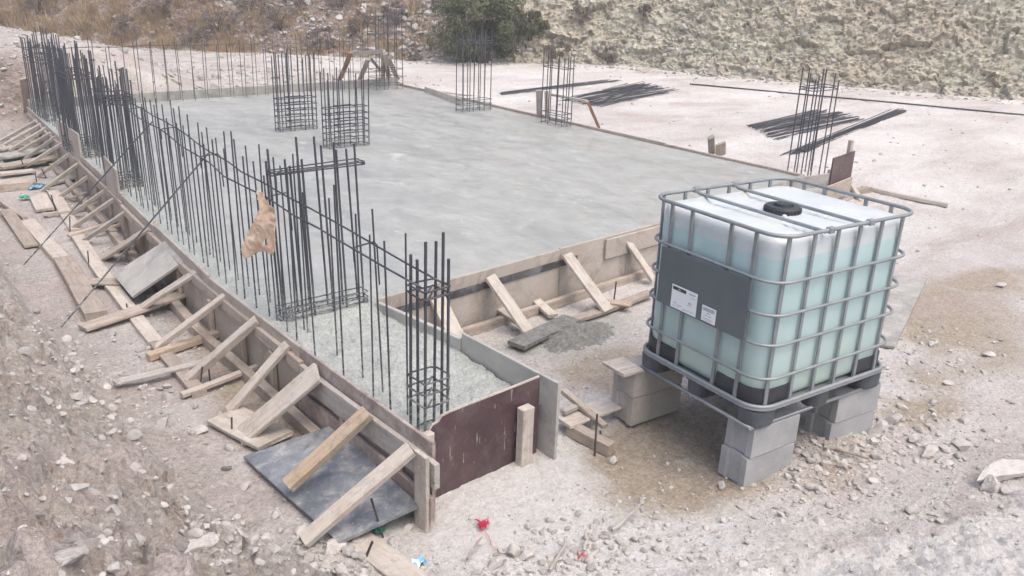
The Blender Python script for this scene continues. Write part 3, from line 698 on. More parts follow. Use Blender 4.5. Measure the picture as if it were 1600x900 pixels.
flat((10, 335), (50, 388), .13, .025, 'timber', 'notched plywood scrap with yellow edge at the far left', la=.05, lb=.03)
flat((0, 320), (40, 346), .05, .04, 'timber', 'thin lath at the left edge of the photo above the notched scrap', la=.06)
flat((68, 342), (110, 337), .04, .035, 'timber_pale', 'short round batten between the far brace feet', la=.05, lb=.05)
flat((54, 311), (64, 333), .10, .03, 'timber_pale', 'left one of two short white offcuts', 'offcut', name='offcut'); flat((66, 308), (77, 331), .11, .03, 'timber_pale', 'right one of two short white offcuts', 'offcut', name='offcut')
flat((0, 254), (68, 241), .30, .03, 'ply_grey', 'bluish grey board on the ground under the farthest braces', la=.07, lb=.07)
flat((0, 268), (104, 254), .22, .035, 'timber', 'brown board lying below the bluish grey board at the far left', la=.06, lb=.1)
flat((0, 279), (54, 272), .16, .03, 'timber_pale', 'pale board with a broken end at the far left', la=.06, lb=.05)
flat((64, 292), (134, 277), .28, .03, 'ply_grey', 'wide grey board next to the blue scrap', la=.03, lb=.07)
flat((0, 297), (48, 293), .25, .10, 'timber', 'thick box like timber at the left edge beside the blue scrap', 'timber', la=.05, lb=.05, name='timber_block')
flat((0, 238), (30, 232), .12, .03, 'timber_grey', 'short dark board at the left edge beyond the bluish grey board', la=.03, lb=.05)
flat((150, 371), (206, 362), .045, .03, 'timber_warm', 'reddish lath lying across behind the dark brown batten', la=.05, lb=.12)
flat((108, 376), (205, 350), .05, .025, 'timber', 'thin lath lying under the dark brown batten', la=.05, lb=.10)
flat((110, 316), (160, 305), .05, .03, 'timber', 'small lath on the ground near the smaller plywood offcut', la=.04, lb=.1)
flat((185, 414), (232, 381), .07, .02, 'timber_warm', 'orange edged board jutting out behind the big leaning panel', la=.12, lb=.2)
flat((200, 375), (235, 470), .06, .04, 'timber', 'bearer running below the big leaning grey panel', la=.03, lb=.03)
for a, b, s in (((130, 318), (160, 316), 'far'), ((118, 333), (185, 320), 'near')):
    flat(a, b, .06, .03, 'timber', s+' one of two laths between the pale ground board and the formwork', la=.05, lb=.08)
# leaning grey panel
o = sheet([at(291, 405, .44), at(258, 376, .45), at(176, 428, .12), at(206, 464, .10)], .02, 'ply_conc', name='plywood_sheet'); tag(o, 'cement grey plywood panel leaning from the left formwork down to the ground boards', 'plywood panel')
# black panel lying on the ground
c = [at(380, 713, .05), at(519, 664, .13), at(656, 789, .13), at(529, 847, .06)]
o = sheet(c, .018, 'film_black', name='plywood_sheet', nrm=-(c[1]-c[0]).cross(c[3]-c[0]).normalized()); tag(o, 'blue black film faced plywood panel lying on the ground at the near left corner', 'plywood panel')
o.data.update()
o = plank('offcut', at(644, 793, .05), at(658, 788, .05), .07, .05, 'timber_pale'); tag(o, 'small timber block under the corner of the black panel', 'offcut')
# corner board standing at the far left end
o = plank('post', at(46, 195, .05), at(37, 122, .95), .12, .03, 'timber', face=(0, -1, 0)); tag(o, 'upright board at the far left corner beside the first rebars', 'post')
o = plank('post', at(40, 195, .02), at(36, 176, .25), .22, .05, 'timber_grey', face=(0, -1, 0)); tag(o, 'squat dark board standing behind the farthest brace', 'post')
o = plank('plank', at(52, 68, 1.33), at(122, 78, 1.0), .10, .05, 'timber_pale'); tag(o, 'long pale pole lying along the track bank beyond the far left corner', 'pole')

# braces of the front run
gF = 'boards bracing the front formwork'
def fbrace(top, bot, wd, th, label, zt=.45, zb=.05, mat='timber_pale', group=gF):
    o = plank('timber_brace', at(*top, zt), at(*bot, zb), wd, th, mat, face=(.1, -.6, .8)); tag(o, label, 'brace', group); return o
fbrace((676, 452), (716, 532), .15, .03, 'wide brace board behind the tall thin rebars of the near column, nearest the footing leg', zt=.42, zb=.16)
fbrace((765, 432), (827, 520), .12, .03, 'brace board second from the footing leg, its foot in spilled concrete')
fbrace((885, 398), (950, 486), .135, .03, 'widest brace in the middle of the front formwork')
fbrace((976, 370), (1020, 436), .10, .03, 'brace board leaning close to the left side of the water tank')
o = flat((822, 472), (864, 502), .09, .03, 'timber_pale', 'short sloping board between the two middle braces of the front formwork', la=.10, lb=.05)
o = flat((771, 498), (820, 521), .075, .03, 'timber', 'short narrow board under the brace beside the spilled concrete', la=.12, lb=.06)
flat((806, 550), (892, 508), .17, .035, 'ply_conc', 'concrete smeared ground board in front of the front formwork', la=.055, lb=.06)
flat((888, 511), (1016, 465), .09, .035, 'timber', 'long ground board reaching to the left side of the tank', la=.045, lb=.045)
flat((930, 478), (985, 488), .10, .02, 'timber_warm', 'thin tan offcut beside the steel stake at the front formwork', 'offcut', name='offcut', la=.06, lb=.07)
# boards to the right of the end panel
flat((878, 677), (957, 651), .16, .02, 'timber_pale', 'wide board resting on the beam beside the footing leg panel', la=.08, lb=.10)
flat((878, 644), (944, 688), .045, .035, 'timber', 'narrow lath crossing over the wide board right of the leg panel', la=.16, lb=.10)
flat((890, 677), (955, 711), .08, .08, 'timber', 'square beam on the dirt right of the leg panel, a stake before it', 'beam', la=.04, lb=.04, name='timber_beam')
flat((878, 670), (908, 657), .04, .03, 'timber_grey', 'short dark batten between the leg panel and the lath', la=.12, lb=.12)

# ------------------------------------------------------------------ reinforcing steel
_cyl = {}
def unit_cyl(n=6):
    if n not in _cyl:
        mb = MB(); mb.tube([(0, 0, 0), (0, 0, 1)], 1.0, n); me = bpy.data.meshes.new('bar'); me.from_pydata(mb.V, [], mb.F)
        me.polygons.foreach_set('use_smooth', [len(p.vertices) == 4 for p in me.polygons]); me.materials.append(M['rebar']); _cyl[n] = me
    return _cyl[n]
def bar(name, a, b, r, parent=None, n=6):
    a = Vector(a); b = Vector(b); o = bpy.data.objects.new(name, unit_cyl(n)); S.collection.objects.link(o); o.parent = parent
    d = b-a; o.rotation_mode = 'QUATERNION'; o.rotation_quaternion = d.to_track_quat('Z', 'Y'); o.scale = (r, r, d.length)
    o.location = a - (parent.location if parent else Vector()); return o
def loop(name, x0, x1, y0, y1, z, r, parent, jit=.006, rz=0, tail=True, tilt=0):
    c = min(.025, (x1-x0)/4, (y1-y0)/4); P = []
    for (cx, cy, a0) in ((x1-c, y0+c, -90), (x1-c, y1-c, 0), (x0+c, y1-c, 90), (x0+c, y0+c, 180)):
        for k in range(4): t = R_(a0+30*k); P.append(Vector((cx+c*math.cos(t), cy+c*math.sin(t), z+random.uniform(-jit, jit)+tilt*(cx-x0))))
    mx = Vector(((x0+x1)/2, (y0+y1)/2, 0)); Rz = Matrix.Rotation(rz, 3, 'Z')
    P = [mx+Rz @ (p-mx) for p in P]; mb = MB(); mb.tube(P, r, 5, closed=True)
    if tail: mb.tube([P[-1], P[-1]+Rz @ Vector((.06, .05, .01))], r, 5)
    o = mb.build(name, M['rebar'], parent); o.location = -parent.location; return o
def cage(label, x0, x1, y0, y1, z0, nx_, ny_, H, levels, r=.0082, rs=.0062, group='column reinforcement cages', rz=0, hj=.06, inner=False, lean=(0, 0)):
    e = empty('rebar_cage', ((x0+x1)/2, (y0+y1)/2, z0), label, 'rebar cage', group)
    mx = Vector(((x0+x1)/2, (y0+y1)/2, 0)); Rz = Matrix.Rotation(rz, 3, 'Z'); pos = []
    fx = lambda i: i/(nx_-1)
    for i in range(nx_):
        for y in (y0, y1): pos.append((x0+(x1-x0)*nx_pos[nx_][i] if nx_ in nx_pos else x0+(x1-x0)*fx(i), y))
    for j in range(1, ny_-1):
        for x in (x0, x1): pos.append((x, y0+(y1-y0)*j/(ny_-1)))
    for (x, y) in pos:
        p = mx + Rz @ (Vector((x+random.uniform(-.008, .008), y+random.uniform(-.008, .008), 0))-mx); h = H+random.uniform(-hj, hj)
        bar('vertical_bar', (p.x, p.y, z0-.03), (p.x+random.uniform(-.012, .012)+lean[0], p.y+random.uniform(-.012, .012)+lean[1], z0+h), r, e, 7)
    for z in levels:
        loop('stirrup', x0-.012, x1+.012, y0-.012, y1+.012, z0+z, rs, e, rz=rz)
        if inner:
            xa, xb = x0+(x1-x0)*.28, x0+(x1-x0)*.72
            loop('stirrup', xa, xb, y0-.011, y1+.011, z0+z+.008, rs, e, rz=rz, tail=False)
    return e
nx_pos = {6: [.02, .24, .38, .60, .76, .97], 5: [0, .3, .42, .75, 1], 7: [0, .07, .28, .38, .68, .90, 1]}
# cages standing on the slab
cage('left one of the two tall rebar cages near the middle left of the slab', 5.50, 6.10, 11.70, 11.86, .46, 7, 2, 1.12, [.04+.088*k for k in range(6)], inner=True, hj=.08)
cage('nearer one of the two tall rebar cages near the middle left of the slab', 5.48, 6.10, 10.20, 10.36, .46, 7, 2, .98, [.03+.085*k for k in range(7)], inner=True, hj=.08)
cage('square topped rebar cage on the right slab edge before the dark green shrub', 9.08, 9.74, 12.0, 12.18, .46, 6, 2, 1.34, [.03, .12, .20, 1.17, 1.21], hj=.05)
cage('rebar cage on the right slab edge beside upright grey boards', 9.60, 9.80, 9.98, 10.48, .46, 3, 4, 1.15, [.03, .12, .2, .92], hj=.08)
cage('rebar cage at the right corner of the slab behind the tank', 9.85, 10.42, 5.74, 5.94, .44, 5, 2, 1.27, [1.08, 1.11], hj=.08, r=.0085)
cage('thicket of bars at the far right corner of the slab in front of the trestle', 9.3, 9.95, 15.2, 15.5, .46, 5, 2, 1.5, [.1, .25, .4, 1.1, 1.14, 1.3], hj=.12)
# cages inside the wall steel
cage('wide rebar cage in the wall steel where the footing leg joins the slab', 2.30, 2.96, 5.03, 5.12, .44, 6, 2, 1.18, [.03, .06, .10, 1.04, 1.055], r=.0078, rs=.005, hj=.12, group='column cages in the left wall', lean=(-.03, .02))
cage('small rebar column at the near end of the footing leg', 2.295, 2.45, 3.33, 3.47, .32, 2, 3, 1.12, [.02, .22, .29, .36, .84, .88], r=.0085, rs=.0055, hj=.09, group='column cages in the left wall')
cage('second rebar cluster in the left wall, beside the smaller plywood offcut', 2.52, 2.78, 9.40, 9.80, .45, 4, 6, 1.2, [.03, .06, .09, .9, .94, .98], group='column cages in the left wall', hj=.1, r=.008)
cage('third rebar cluster in the left wall, beside the larger raised plywood sheet', 2.66, 2.92, 11.3, 12.1, .45, 4, 10, 1.25, [.03, .06, .1, .14, .95, 1.0], group='column cages in the left wall', hj=.1, r=.008)
cage('rebar cluster at the far left corner of the slab', 2.96, 3.26, 14.2, 15.2, .45, 5, 10, 1.2, [.03, .1, .85, .9, 1.0], group='column cages in the left wall', hj=.12, r=.008)
# wall mesh along the left side
wl = empty('wall_rebar', (2.4, 9, .45), 'long double row of upright rebars along the left side of the slab', 'rebar wall')
ya = [3.63, 3.81, 4.17, 4.51, 4.78]; 
while ya[-1] < 14.6: ya.append(ya[-1]+random.choice((.14, .18, .22, .26)))
farbars = MB(); nb = 0; zb = lambda y: .34+.1*float(sst(3.5, 4.9, np.array(y)))-.02
for y in ya:
    x = lx(y)+.095+random.uniform(-.008, .008); pr_ = []
    pr_.append(((x, y, zb(y)), (x-.02+random.uniform(-.018, .018), y+random.uniform(-.03, .02), zb(y)+random.uniform(1.05, 1.27)), .0056))
    y2 = y+random.uniform(-.06, .1); x = lx(y2)+.21+random.uniform(-.008, .008); pr_.append(((x, y2, zb(y2)), (x-.02+random.uniform(-.018, .018), y2+random.uniform(-.03, .02), zb(y2)+random.uniform(1.02, 1.24)), .0054))
    for a_, b_, q_ in pr_:
        if nb < 100: bar('vertical_bar', a_, b_, q_, wl); nb += 1
        else: farbars.tube([a_, b_], q_, 5)
o = farbars.build('vertical_bars', M['rebar'], wl); o.location = -wl.location; tag(o, kind='stuff'); print('wall bars', len(ya)*2)
rodz = lambda y: float(np.interp(y, [3.3, 5, 7.5], [1.24, 1.325, 1.40]))
for off, dz in ((.085, 0), (.215, .004)):
    P = []
    for y in np.arange(3.3, 15.2, .35): P.append(Vector((lx(y)+off-.008+random.uniform(-.006, .006), y, rodz(y)+dz+random.uniform(-.012, .012))))
    o = MB().tube(P, .006, 6).build('horizontal_bar', M['rebar'], wl, True); o.location = -wl.location
for y in (3.95, 5.05, 6.3, 7.4, 8.6, 10.2, 12.5):
    x = lx(y); z_ = rodz(y); P = [(x+.07, y-.01, z_-.07), (x+.072, y, z_), (x+.09, y, z_+.015), (x+.21, y+.01, z_+.02), (x+.23, y+.01, z_), (x+.235, y+.0, z_-.24)]
    o = MB().tube(P, .005, 6).build('spacer_link', M['rebar'], wl, True); o.location = -wl.location
# slanting stay bars from the wall steel to the bank
for a, za, b, zb_, s in (((325, 240), 1.40, (95, 512), .35, 'nearer slanting stay bar running from the wall rebars down to the dirt on the left'), ((238, 190), 1.42, (37, 414), .25, 'farther slanting stay bar running from the wall rebars down past the sleeper')):
    o = MB().tube([at(*a, za), at(*b, zb_)], .0062, 6).build('stay_bar', M['rebar'], origin=at(*b, zb_)); tag(o, s, 'steel bar')
# wall mesh along the far side
wf = empty('wall_rebar', (6.5, 15.5, .45), 'far row of thin paired rebars along the back edge of the slab', 'rebar wall')
xs = np.arange(3.3, 9.2, .235)
for x in xs:
    for dy in (0, .13):
        if random.random() < .08: continue
        y = 15.30 + (x-3)*.03 + dy; xx = x+random.uniform(-.02, .02)
        bar('vertical_bar', (xx, y, .43), (xx+random.uniform(-.02, .02), y+random.uniform(-.02, .02), .46+random.uniform(.93, 1.12)), .0062, wf, 5)
for z, dy in ((1.42, 0),):
    o = MB().tube([(x, 15.29+(x-3)*.03+dy, z+random.uniform(-.012, .012)) for x in np.arange(3.2, 9.6, .4)], .006, 5).build('horizontal_bar', M['rebar'], wf); o.location = -wf.location

# piles of cut bars
loose_me = unit_cyl(5).copy(); loose_me.materials.clear(); loose_me.materials.append(M['rebar_loose'])
def pile(cnt, starts, ends, z, label, group, hmax=.10, spread=0):
    for k in range(cnt):
        u = random.random(); v = min(1, max(0, u+random.uniform(-.25, .25)))
        a = at(starts[0][0]+(starts[1][0]-starts[0][0])*u+random.uniform(-6, 6), starts[0][1]+(starts[1][1]-starts[0][1])*u, z)
        b = at(ends[0][0]+(ends[1][0]-ends[0][0])*v+random.uniform(-9, 9), ends[0][1]+(ends[1][1]-ends[0][1])*v, z)
        h = .012+hmax*(1-abs(2*u-1))*random.random()
        a.z = gzd(a.x, a.y)+h; b.z = gzd(b.x, b.y)+h+random.uniform(-.005, .015)
        o = bar('loose_rebar', a, b, .0072, None, 5); o.data = loose_me; tag(o, label, 'steel bar', group)
pile(48, ((868, 156), (935, 168)), ((985, 131), (1048, 148)), .37, 'cut bar lying in the largest fanned heap behind the slab', 'bars of the largest fanned heap', .14)
pile(14, ((935, 140), (990, 160)), ((1010, 132), (1066, 146)), .37, 'stray bar fanning out of the right side of the largest heap', 'stray bars right of the largest heap', .05)
pile(14, ((784, 146), (786, 150)), ((958, 126), (972, 129)), .37, 'long bar in the straight bundle behind the two upright grey boards', 'bars of the long straight bundle', .05)
pile(40, ((1166, 200), (1212, 221)), ((1275, 176), (1345, 190)), .34, 'cut bar in the heap just left of the right corner cage', 'bars of the heap left of the corner cage', .10)
pile(24, ((1222, 245), (1262, 240)), ((1398, 180), (1414, 181)), .30, 'long bar in the slanting bundle right of the corner cage', 'bars of the slanting bundle', .06)
P = [at(x, y, .38) for x, y in ((1078, 132), (1150, 138), (1260, 149), (1400, 162), (1520, 173), (1640, 184))]
for p in P: p.z = gzd(p.x, p.y)+.015
o = MB().tube(P, .018, 6).build('black_pipe', M['stake'], smooth=True, origin=P[0]); tag(o, 'long dark hose pipe stretched across the pale yard toward the right edge', 'pipe')

# ------------------------------------------------------------------ corner form, posts, props on the right side
cf = empty('corner_form', (10.4, 5.7, 0), 'braced corner form with a brown sheet at the right corner of the slab', 'formwork')
def addto(o, p): o.parent = p; o.location = Vector(o.location)-p.location; return o
# brown sheet: its lower edge from px (1277,297)-(1324,262), upper (1277,250)-(1325,238)
pa, pb = Vector((9.98, 5.40, 0)), Vector((10.72, 5.52, 0))
plank('brown_sheet', (pa.x, pa.y, .54), (pb.x, pb.y, .54), .36, .02, 'film_purple', cf, face=(.1, -1, 0), warp=0)
plank('side_board', (9.30, 5.52, .44), (pa.x, pa.y+.03, .44), .16, .025, 'ply_grey', cf, face=(.1, -1, 0), warp=0)
plank('lower_board', (9.75, 5.335, .27), (10.66, 5.47, .27), .22, .03, 'timber', cf, face=(.1, -1, 0), warp=.001)
plank('base_board', (9.8, 5.30, .06), (10.9, 5.46, .06), .12, .04, 'timber', cf, face=(.1, -1, 0))
plank('post', (10.66, 5.56, .1), (10.66, 5.56, .86), .07, .05, 'timber_pale', cf, face=(0, -1, 0))
for a, b in (((1278, 280), (1310, 316)), ((1318, 268), (1346, 315))):
    plank('strut', at(*a, .38), at(*b, .08), .08, .035, 'timber_pale', cf, face=(0, -.6, .8))
plank('inner_post', (10.0, 5.43, .1), (10.0, 5.43, .56), .05, .04, 'timber_grey', cf, face=(0, -1, 0))
o = flat((1345, 296), (1480, 324), .07, .05, 'timber_pale', 'long weathered timber on the dirt right of the corner form', 'timber', name='timber_beam'); 
o = flat((1330, 305), (1357, 300), .10, .09, 'timber', 'short timber block beside the struts of the corner form', 'timber', name='timber_block')
o = plank('post', at(1112, 240, .40), at(1111, 214, .72), .085, .05, 'timber_grey', face=(-.6, -.8, 0)); tag(o, 'taller one of two short posts on the right slab edge', 'post')
o = plank('post', at(1126, 243, .38), at(1126, 224, .60), .15, .03, 'timber', face=(-.6, -.8, 0)); tag(o, 'shorter broader one of two posts on the right slab edge', 'post')
o = plank('post', at(843, 187, .42), at(842, 141, .95), .10, .03, 'timber_grey', face=(-.6, -.8, 0)); tag(o, 'left one of two upright grey boards at the rebar cage', 'post')
o = plank('post', at(855, 190, .42), at(854, 142, .95), .07, .04, 'timber', face=(-.6, -.8, 0)); tag(o, 'right one of two upright grey boards at the rebar cage', 'post')
o = plank('timber_prop', at(936, 200, .47), at(918, 158, .95), .045, .045, 'rust', face=(-.6, -.8, 0)); tag(o, 'reddish brown slanting prop right of the rebar cage', 'prop')
o = plank('timber_prop', at(917, 158, .95), at(862, 148, .9), .04, .03, 'timber_pale', face=(-.6, -.8, 0)); tag(o, 'pale lath joining the reddish prop to the cage', 'lath')
o = plank('plank', at(650, 137, .50), at(752, 150, .39), .05, .03, 'timber'); o.location.z -= .02; tag(o, 'grey lath lying beyond the right slab rim behind the cage', 'lath')
# trestle at the far right corner
tr = empty('timber_trestle', at(575, 128, .4), 'dark timber trestle with splayed legs behind the far right corner of the slab', 'trestle')
for a, b, mt, nm in (((548, 82, 1.25), (531, 124, .4), 'rust', 'leg'), ((603, 84, 1.3), (607, 126, .4), 'timber', 'leg'), ((598, 80, 1.3), (599, 128, .4), 'timber_pale', 'leg'), ((606, 90, 1.1), (622, 124, .4), 'timber_grey', 'leg'), ((575, 92, 1.1), (562, 126, .4), 'timber_grey', 'leg')):
    plank(nm, at(*a[:2], .42).lerp(at(a[0], a[1], a[2]), 1), at(*b[:2], b[2]), .09, .05, mt, tr, face=(-.4, -.9, 0))
plank('beam', at(545, 84, 1.2), at(600, 80, 1.3), .10, .07, 'timber_grey', tr)
plank('crossbar', at(535, 112, .7), at(614, 112, .68), .05, .03, 'timber_grey', tr)
plank('crossbar', at(578, 90, 1.1), at(600, 116, .6), .06, .03, 'timber_grey', tr, face=(-.4, -.9, 0))

# ------------------------------------------------------------------ the tank
TR = R_(-7.149); TC = Vector((4.403, 2.646, 0))
tank = empty('water_tank', TC, 'caged white plastic tank of bluish liquid standing on grey concrete blocks', 'water tank', rz=TR)
def rrect(a, b, r, z, n=6):
    P = []
    for cx, cy, a0 in ((a-r, -b+r, -90), (a-r, b-r, 0), (-a+r, b-r, 90), (-a+r, -b+r, 180)):
        for k in range(n+1): t = R_(a0+90*k/n); P.append((cx+r*math.cos(t), cy+r*math.sin(t), z))
    return P
# bottle
prof = [(.530, .19, .10), (.534, .20, .10), (.55, .29, .095)]
V = []; F = []; rings = []
def ringr(a, b, r, z, bulge=True):
    P = rrect(a, b, r, z, 7); Q = []
    n = len(P)
    for i in range(n):                     # densify the straight sides
        p, q = Vector(P[i]), Vector(P[(i+1) % n]); Q.append(p)
        if (q-p).length > .2:
            for k in range(1, 24): Q.append(p.lerp(q, k/24))
    return Q
for z, ins in [(.525, .03), (.545, .008), (.57, 0), (.65, 0), (.75, 0), (.85, 0), (.95, 0), (1.05, 0), (1.15, 0), (1.25, 0), (1.35, 0), (1.42, .002), (1.455, .008), (1.478, .022), (1.490, .05)]:
    a, b = .572-ins, .472-ins; Q = ringr(a, b, .115-ins*.5, z)
    out = []
    for p in Q:
        k = .009*math.sin((p.x*1.2+p.y)*32)*(1 if .55 < z < 1.45 else .3); dv = Vector((p.x/.57, p.y/.47, 0)); 
        m_ = 1 + (k*.6 + .004*math.sin(z*30))*(0 if max(abs(dv.x), abs(dv.y)) < .2 else 1)
        out.append(Vector((p.x*m_, p.y*m_, z)))
    rings.append(out)
def toph(x, y):                              # top deck: raised shoulders, sunken channels under the two cross tubes
    h = 1.490 + .006*math.cos(x*6)
    for cx in (-.222, .125): h -= .036*math.exp(-((x-cx)/.055)**2)
    if abs(x+.05) < .14: h -= .028*math.exp(-((y-.25)/.2)**2)
    h += .010*math.sin(9*x+2)*math.sin(8*y)
    return h
last = rings[-1]
for t in (.86, .7, .55, .4, .25, .12): rings.append([Vector((p.x*t, p.y*t, toph(p.x*t, p.y*t))) for p in last])
rings[-7] = [Vector((p.x, p.y, 1.488)) for p in last]
n = len(rings[0])
for rg in rings: V += rg
for i in range(len(rings)-1):
    for k in range(n): l = (k+1) % n; F.append((i*n+k, i*n+l, (i+1)*n+l, (i+1)*n+k))
V.append(Vector((0, 0, toph(0, 0)))); F += [((len(rings)-1)*n+k, (len(rings)-1)*n+(k+1) % n, len(V)-1) for k in range(n)]
F.append(tuple(reversed(range(n))))
mesh('bottle', V, F, M['bottle'], tank, smooth=True)
mb = MB(); c0 = (-.05, -.035, 1.478); mb.lathe([(.100, 0), (.104, .008), (.104, .032), (.097, .044), (.062, .046), (.058, .038), (.050, .038), (.046, .058), (.020, .060)], c0, 40)
for k in range(30):
    t = 2*math.pi*k/30; mb.box((.101, -.004, .006), (.109, .004, .034), Matrix.Translation(c0) @ Matrix.Rotation(t, 4, 'Z'))
lid = mb.build('screw_cap', M['plastic_black'], tank)
mb = MB().lathe([(.118, 0), (.116, .012), (.10, .014)], (c0[0], c0[1], 1.470), 36); mb.build('cap_collar', M['bottle'], tank, True)
mb = MB().tube([(c0[0]-.1, c0[1]-.1, 1.475), (c0[0]-.1, c0[1]-.1, 1.50)], .012, 8); mb.build('seal_tab', M['white'], tank)
# cage tubes
RT = .0095
def railring(z, r=RT, a=.6, b=.5, gap=None):
    P = rrect(a, b, .13, z, 8)
    if gap is None: return MB().tube(P, r, 8, closed=True)
    n = len(P); return None
MB().tube(rrect(.6, .5, .13, 1.5175, 8), .0115, 8, closed=True).build('top_rail', M['steel_tube'], tank, True)
for z in (1.262, .70):
    MB().tube(rrect(.602, .502, .13, z, 8), RT, 8, closed=True).build('cage_rail', M['steel_tube'], tank, True)
for z in (1.075, .90):                       # interrupted by the plate on the left face
    P = rrect(.602, .502, .13, z, 8); n = len(P)
    P = [Vector(p) for p in P]
    # ring order: ... corner (-a,b) then corner (-a,-b); cut between them on the x=-a side
    i0 = 3*9; Pn = P[i0:]+P[:i0]; Pn = [Vector((-.602, -.335, z))] + Pn + [Vector((-.602, .36, z))]
    MB().tube(Pn, RT, 8).build('cage_rail', M['steel_tube'], tank, True)
MB().tube(rrect(.602, .502, .13, .527, 8), .013, 8, closed=True).build('base_rail', M['steel_tube'], tank, True)
def vbar(x, y, nx__, ny__, z0=.53, z1=1.515):
    mb = MB(); t = (-ny__, nx__)
    px_, py_ = x-nx__*.012, y-ny__*.012
    def sec(z, wv, dv):
        return [(px_+t[0]*wv*s+nx__*dv*q, py_+t[1]*wv*s+ny__*dv*q, z) for s, q in ((-1, -1), (1, -1), (1, 1), (-1, 1))]
    zs = [z0, z0+.05, .695, .715, .89, .91, 1.065, 1.085, 1.25, 1.275, z1-.05, z1]; V = []; F = []
    for z in zs:
        pin = abs(z-1.262) < .02 or abs(z-1.075) < .02 or abs(z-.90) < .02 or abs(z-.70) < .02
        V += sec(z, .0105, .004 if pin else .007)
    for i in range(len(zs)-1):
        for k in range(4): F.append((i*4+k, i*4+(k+1) % 4, (i+1)*4+(k+1) % 4, (i+1)*4+k))
    mb.add(V, F).build('cage_bar', M['steel_tube'], tank)
LY = (.32, .155, -.145, -.32); RX = (-.455, -.325, -.13, .06, .258, .445)
RX = (-.50, -.325, -.13, .06, .258, .45)
for y in LY:
    vbar(-.6, y, -1, 0); vbar(.6, y, 1, 0)
for x in RX[1:]: vbar(x, -.5, 0, -1); vbar(x, .5, 0, 1)
vbar(-.518, -.486, -.35, -.94); vbar(-.52, .486, -.35, .94)
for x in (-.222, .125):
    mb = MB().tube([(x, -.5, 1.512), (x, -.47, 1.498), (x, .47, 1.498), (x, .5, 1.512)], .0105, 8); mb.build('cross_tube', M['steel_tube'], tank, True)
    for sy in (-1, 1): MB().cbox((x-.024, sy*.5-.016, 1.500), (x+.024, sy*.5+.016, 1.534), .004).build('tube_clip', M['steel_tube'], tank)
# steel plate and its labels on the left face
pl = MB().cbox((-.618, -.346, .895), (-.613, .347, 1.248), .001).build('sign_plate', M['steel_plate'], tank)
MB().cbox((-.6215, .015, .903), (-.6185, .224, 1.046), .0005).build('label_sheet', M['paper'], tank)
l2 = MB().cbox((-.6215, -.138, .908), (-.6185, -.03, 1.000), .0005).build('label_sheet', M['paper'], tank)
mb = MB(); mb.box((-.6232, .105, 1.018), (-.6217, .214, 1.038)); mb.build('label_band', M['ink'], tank)
mb = MB()
for (a, b, z, h) in ((.030, .080, 1.024, .008), (.028, .065, 1.006, .003), (.175, .20, .935, .006), (.13, .17, .930, .003), (.10, .12, .915, .005), (.05, .09, .955, .003), (.055, .08, .965, .010), (.035, .095, .920, .002), (.15, .21, .918, .002)): mb.box((-.6229, a, z), (-.6217, b, z+h))
for k, (a, w_) in enumerate(((.150, .006), (.158, .004), (.164, .006))): mb.box((-.6240, a, 1.024), (-.6234, a+w_, 1.032))
mb.build('label_print', M['ink_grey'], tank)
mb = MB(); y = -.128; r = random.Random(3)
while y < -.042:
    w_ = r.choice((.0015, .003, .0045)); mb.box((-.6229, y, .972), (-.6217, y+w_, .994)); y += w_ + r.choice((.0015, .003))
for (a, b, z, h) in ((-.095, -.07, .958, .005), (-.105, -.085, .943, .005), (-.075, -.06, .943, .005), (-.12, -.045, .926, .003), (-.11, -.06, .916, .002)): mb.box((-.6229, a, z), (-.6217, b, z+h))
mb.build('barcode', M['ink_grey'], tank)
# black corner shells at the foot of the bottle, between the bars
def shell(pts, z0, z1, nm='corner_shell'):
    mb = MB(); k = len(pts); V = []; F = []
    for i, (x, y) in enumerate(pts):
        V += [(x, y, z0), (x, y, z1 - (.012 if i in (0, k-1) else 0)), (x*.985, y*.985, z1), (x*.985, y*.985, z0)]
    for i in range(k-1):
        for q in range(4): F.append((i*4+q, (i+1)*4+q, (i+1)*4+(q+1) % 4, i*4+(q+1) % 4))
    F += [(0, 1, 2, 3), tuple((k-1)*4+q for q in (3, 2, 1, 0))]
    mb.add(V, F).build(nm, M['plastic_black'], tank)
def cornerpts(sx__, sy__, la, lb, r=.12, a=.583, b=.483):
    P = [(sx__*(a-r-la), sy__*b)]
    for k in range(7): t = R_(90-15*k); P.append((sx__*(a-r+r*math.cos(t)), sy__*(b-r+r*math.sin(t))))
    P.append((sx__*a, sy__*(b-r-lb))); return P if sx__*sy__ < 0 else P[::-1]
for sx__, sy__ in ((-1, -1), (1, -1), (-1, 1), (1, 1)): shell(cornerpts(sx__, sy__, .16 if sx__ < 0 else .20, .20), .53, .625)
# tray and pallet
mb = MB(); P = rrect(.595, .495, .13, 0, 8); nP = len(P)
V = [(x, y, z) for z in (.497, .519) for x, y, _ in P]; F = [(k, (k+1) % nP, nP+(k+1) % nP, nP+k) for k in range(nP)] + [tuple(reversed(range(nP))), tuple(nP+k for k in range(nP))]
mb.add(V, F).build('steel_tray', M['steel_tube'], tank)
MB().tube(rrect(.604, .504, .13, .512, 8), .010, 8, closed=True).build('tray_rim', M['steel_tube'], tank, True)
def foot(cx, cy, hx_, hy_, rr, z0=.395, z1=.497):
    mb = MB(); V = []; F = []; rings = [(1.0, z1), (1.0, z1-.02), (.97, z0+.02), (.93, z0)]
    n = 0
    for s, z in rings:
        P = rrect(hx_*s, hy_*s, rr*s, z, 5); n = len(P); V += [(cx+p[0], cy+p[1], z) for p in P]
    for i in range(3):
        for k in range(n): F.append((i*n+k, (i+1)*n+k, (i+1)*n+(k+1) % n, i*n+(k+1) % n))
    F.append(tuple(range(n))); F.append(tuple(3*n+k for k in reversed(range(n))))
    mb.add(V, F).build('pallet_foot', M['pallet'], tank)
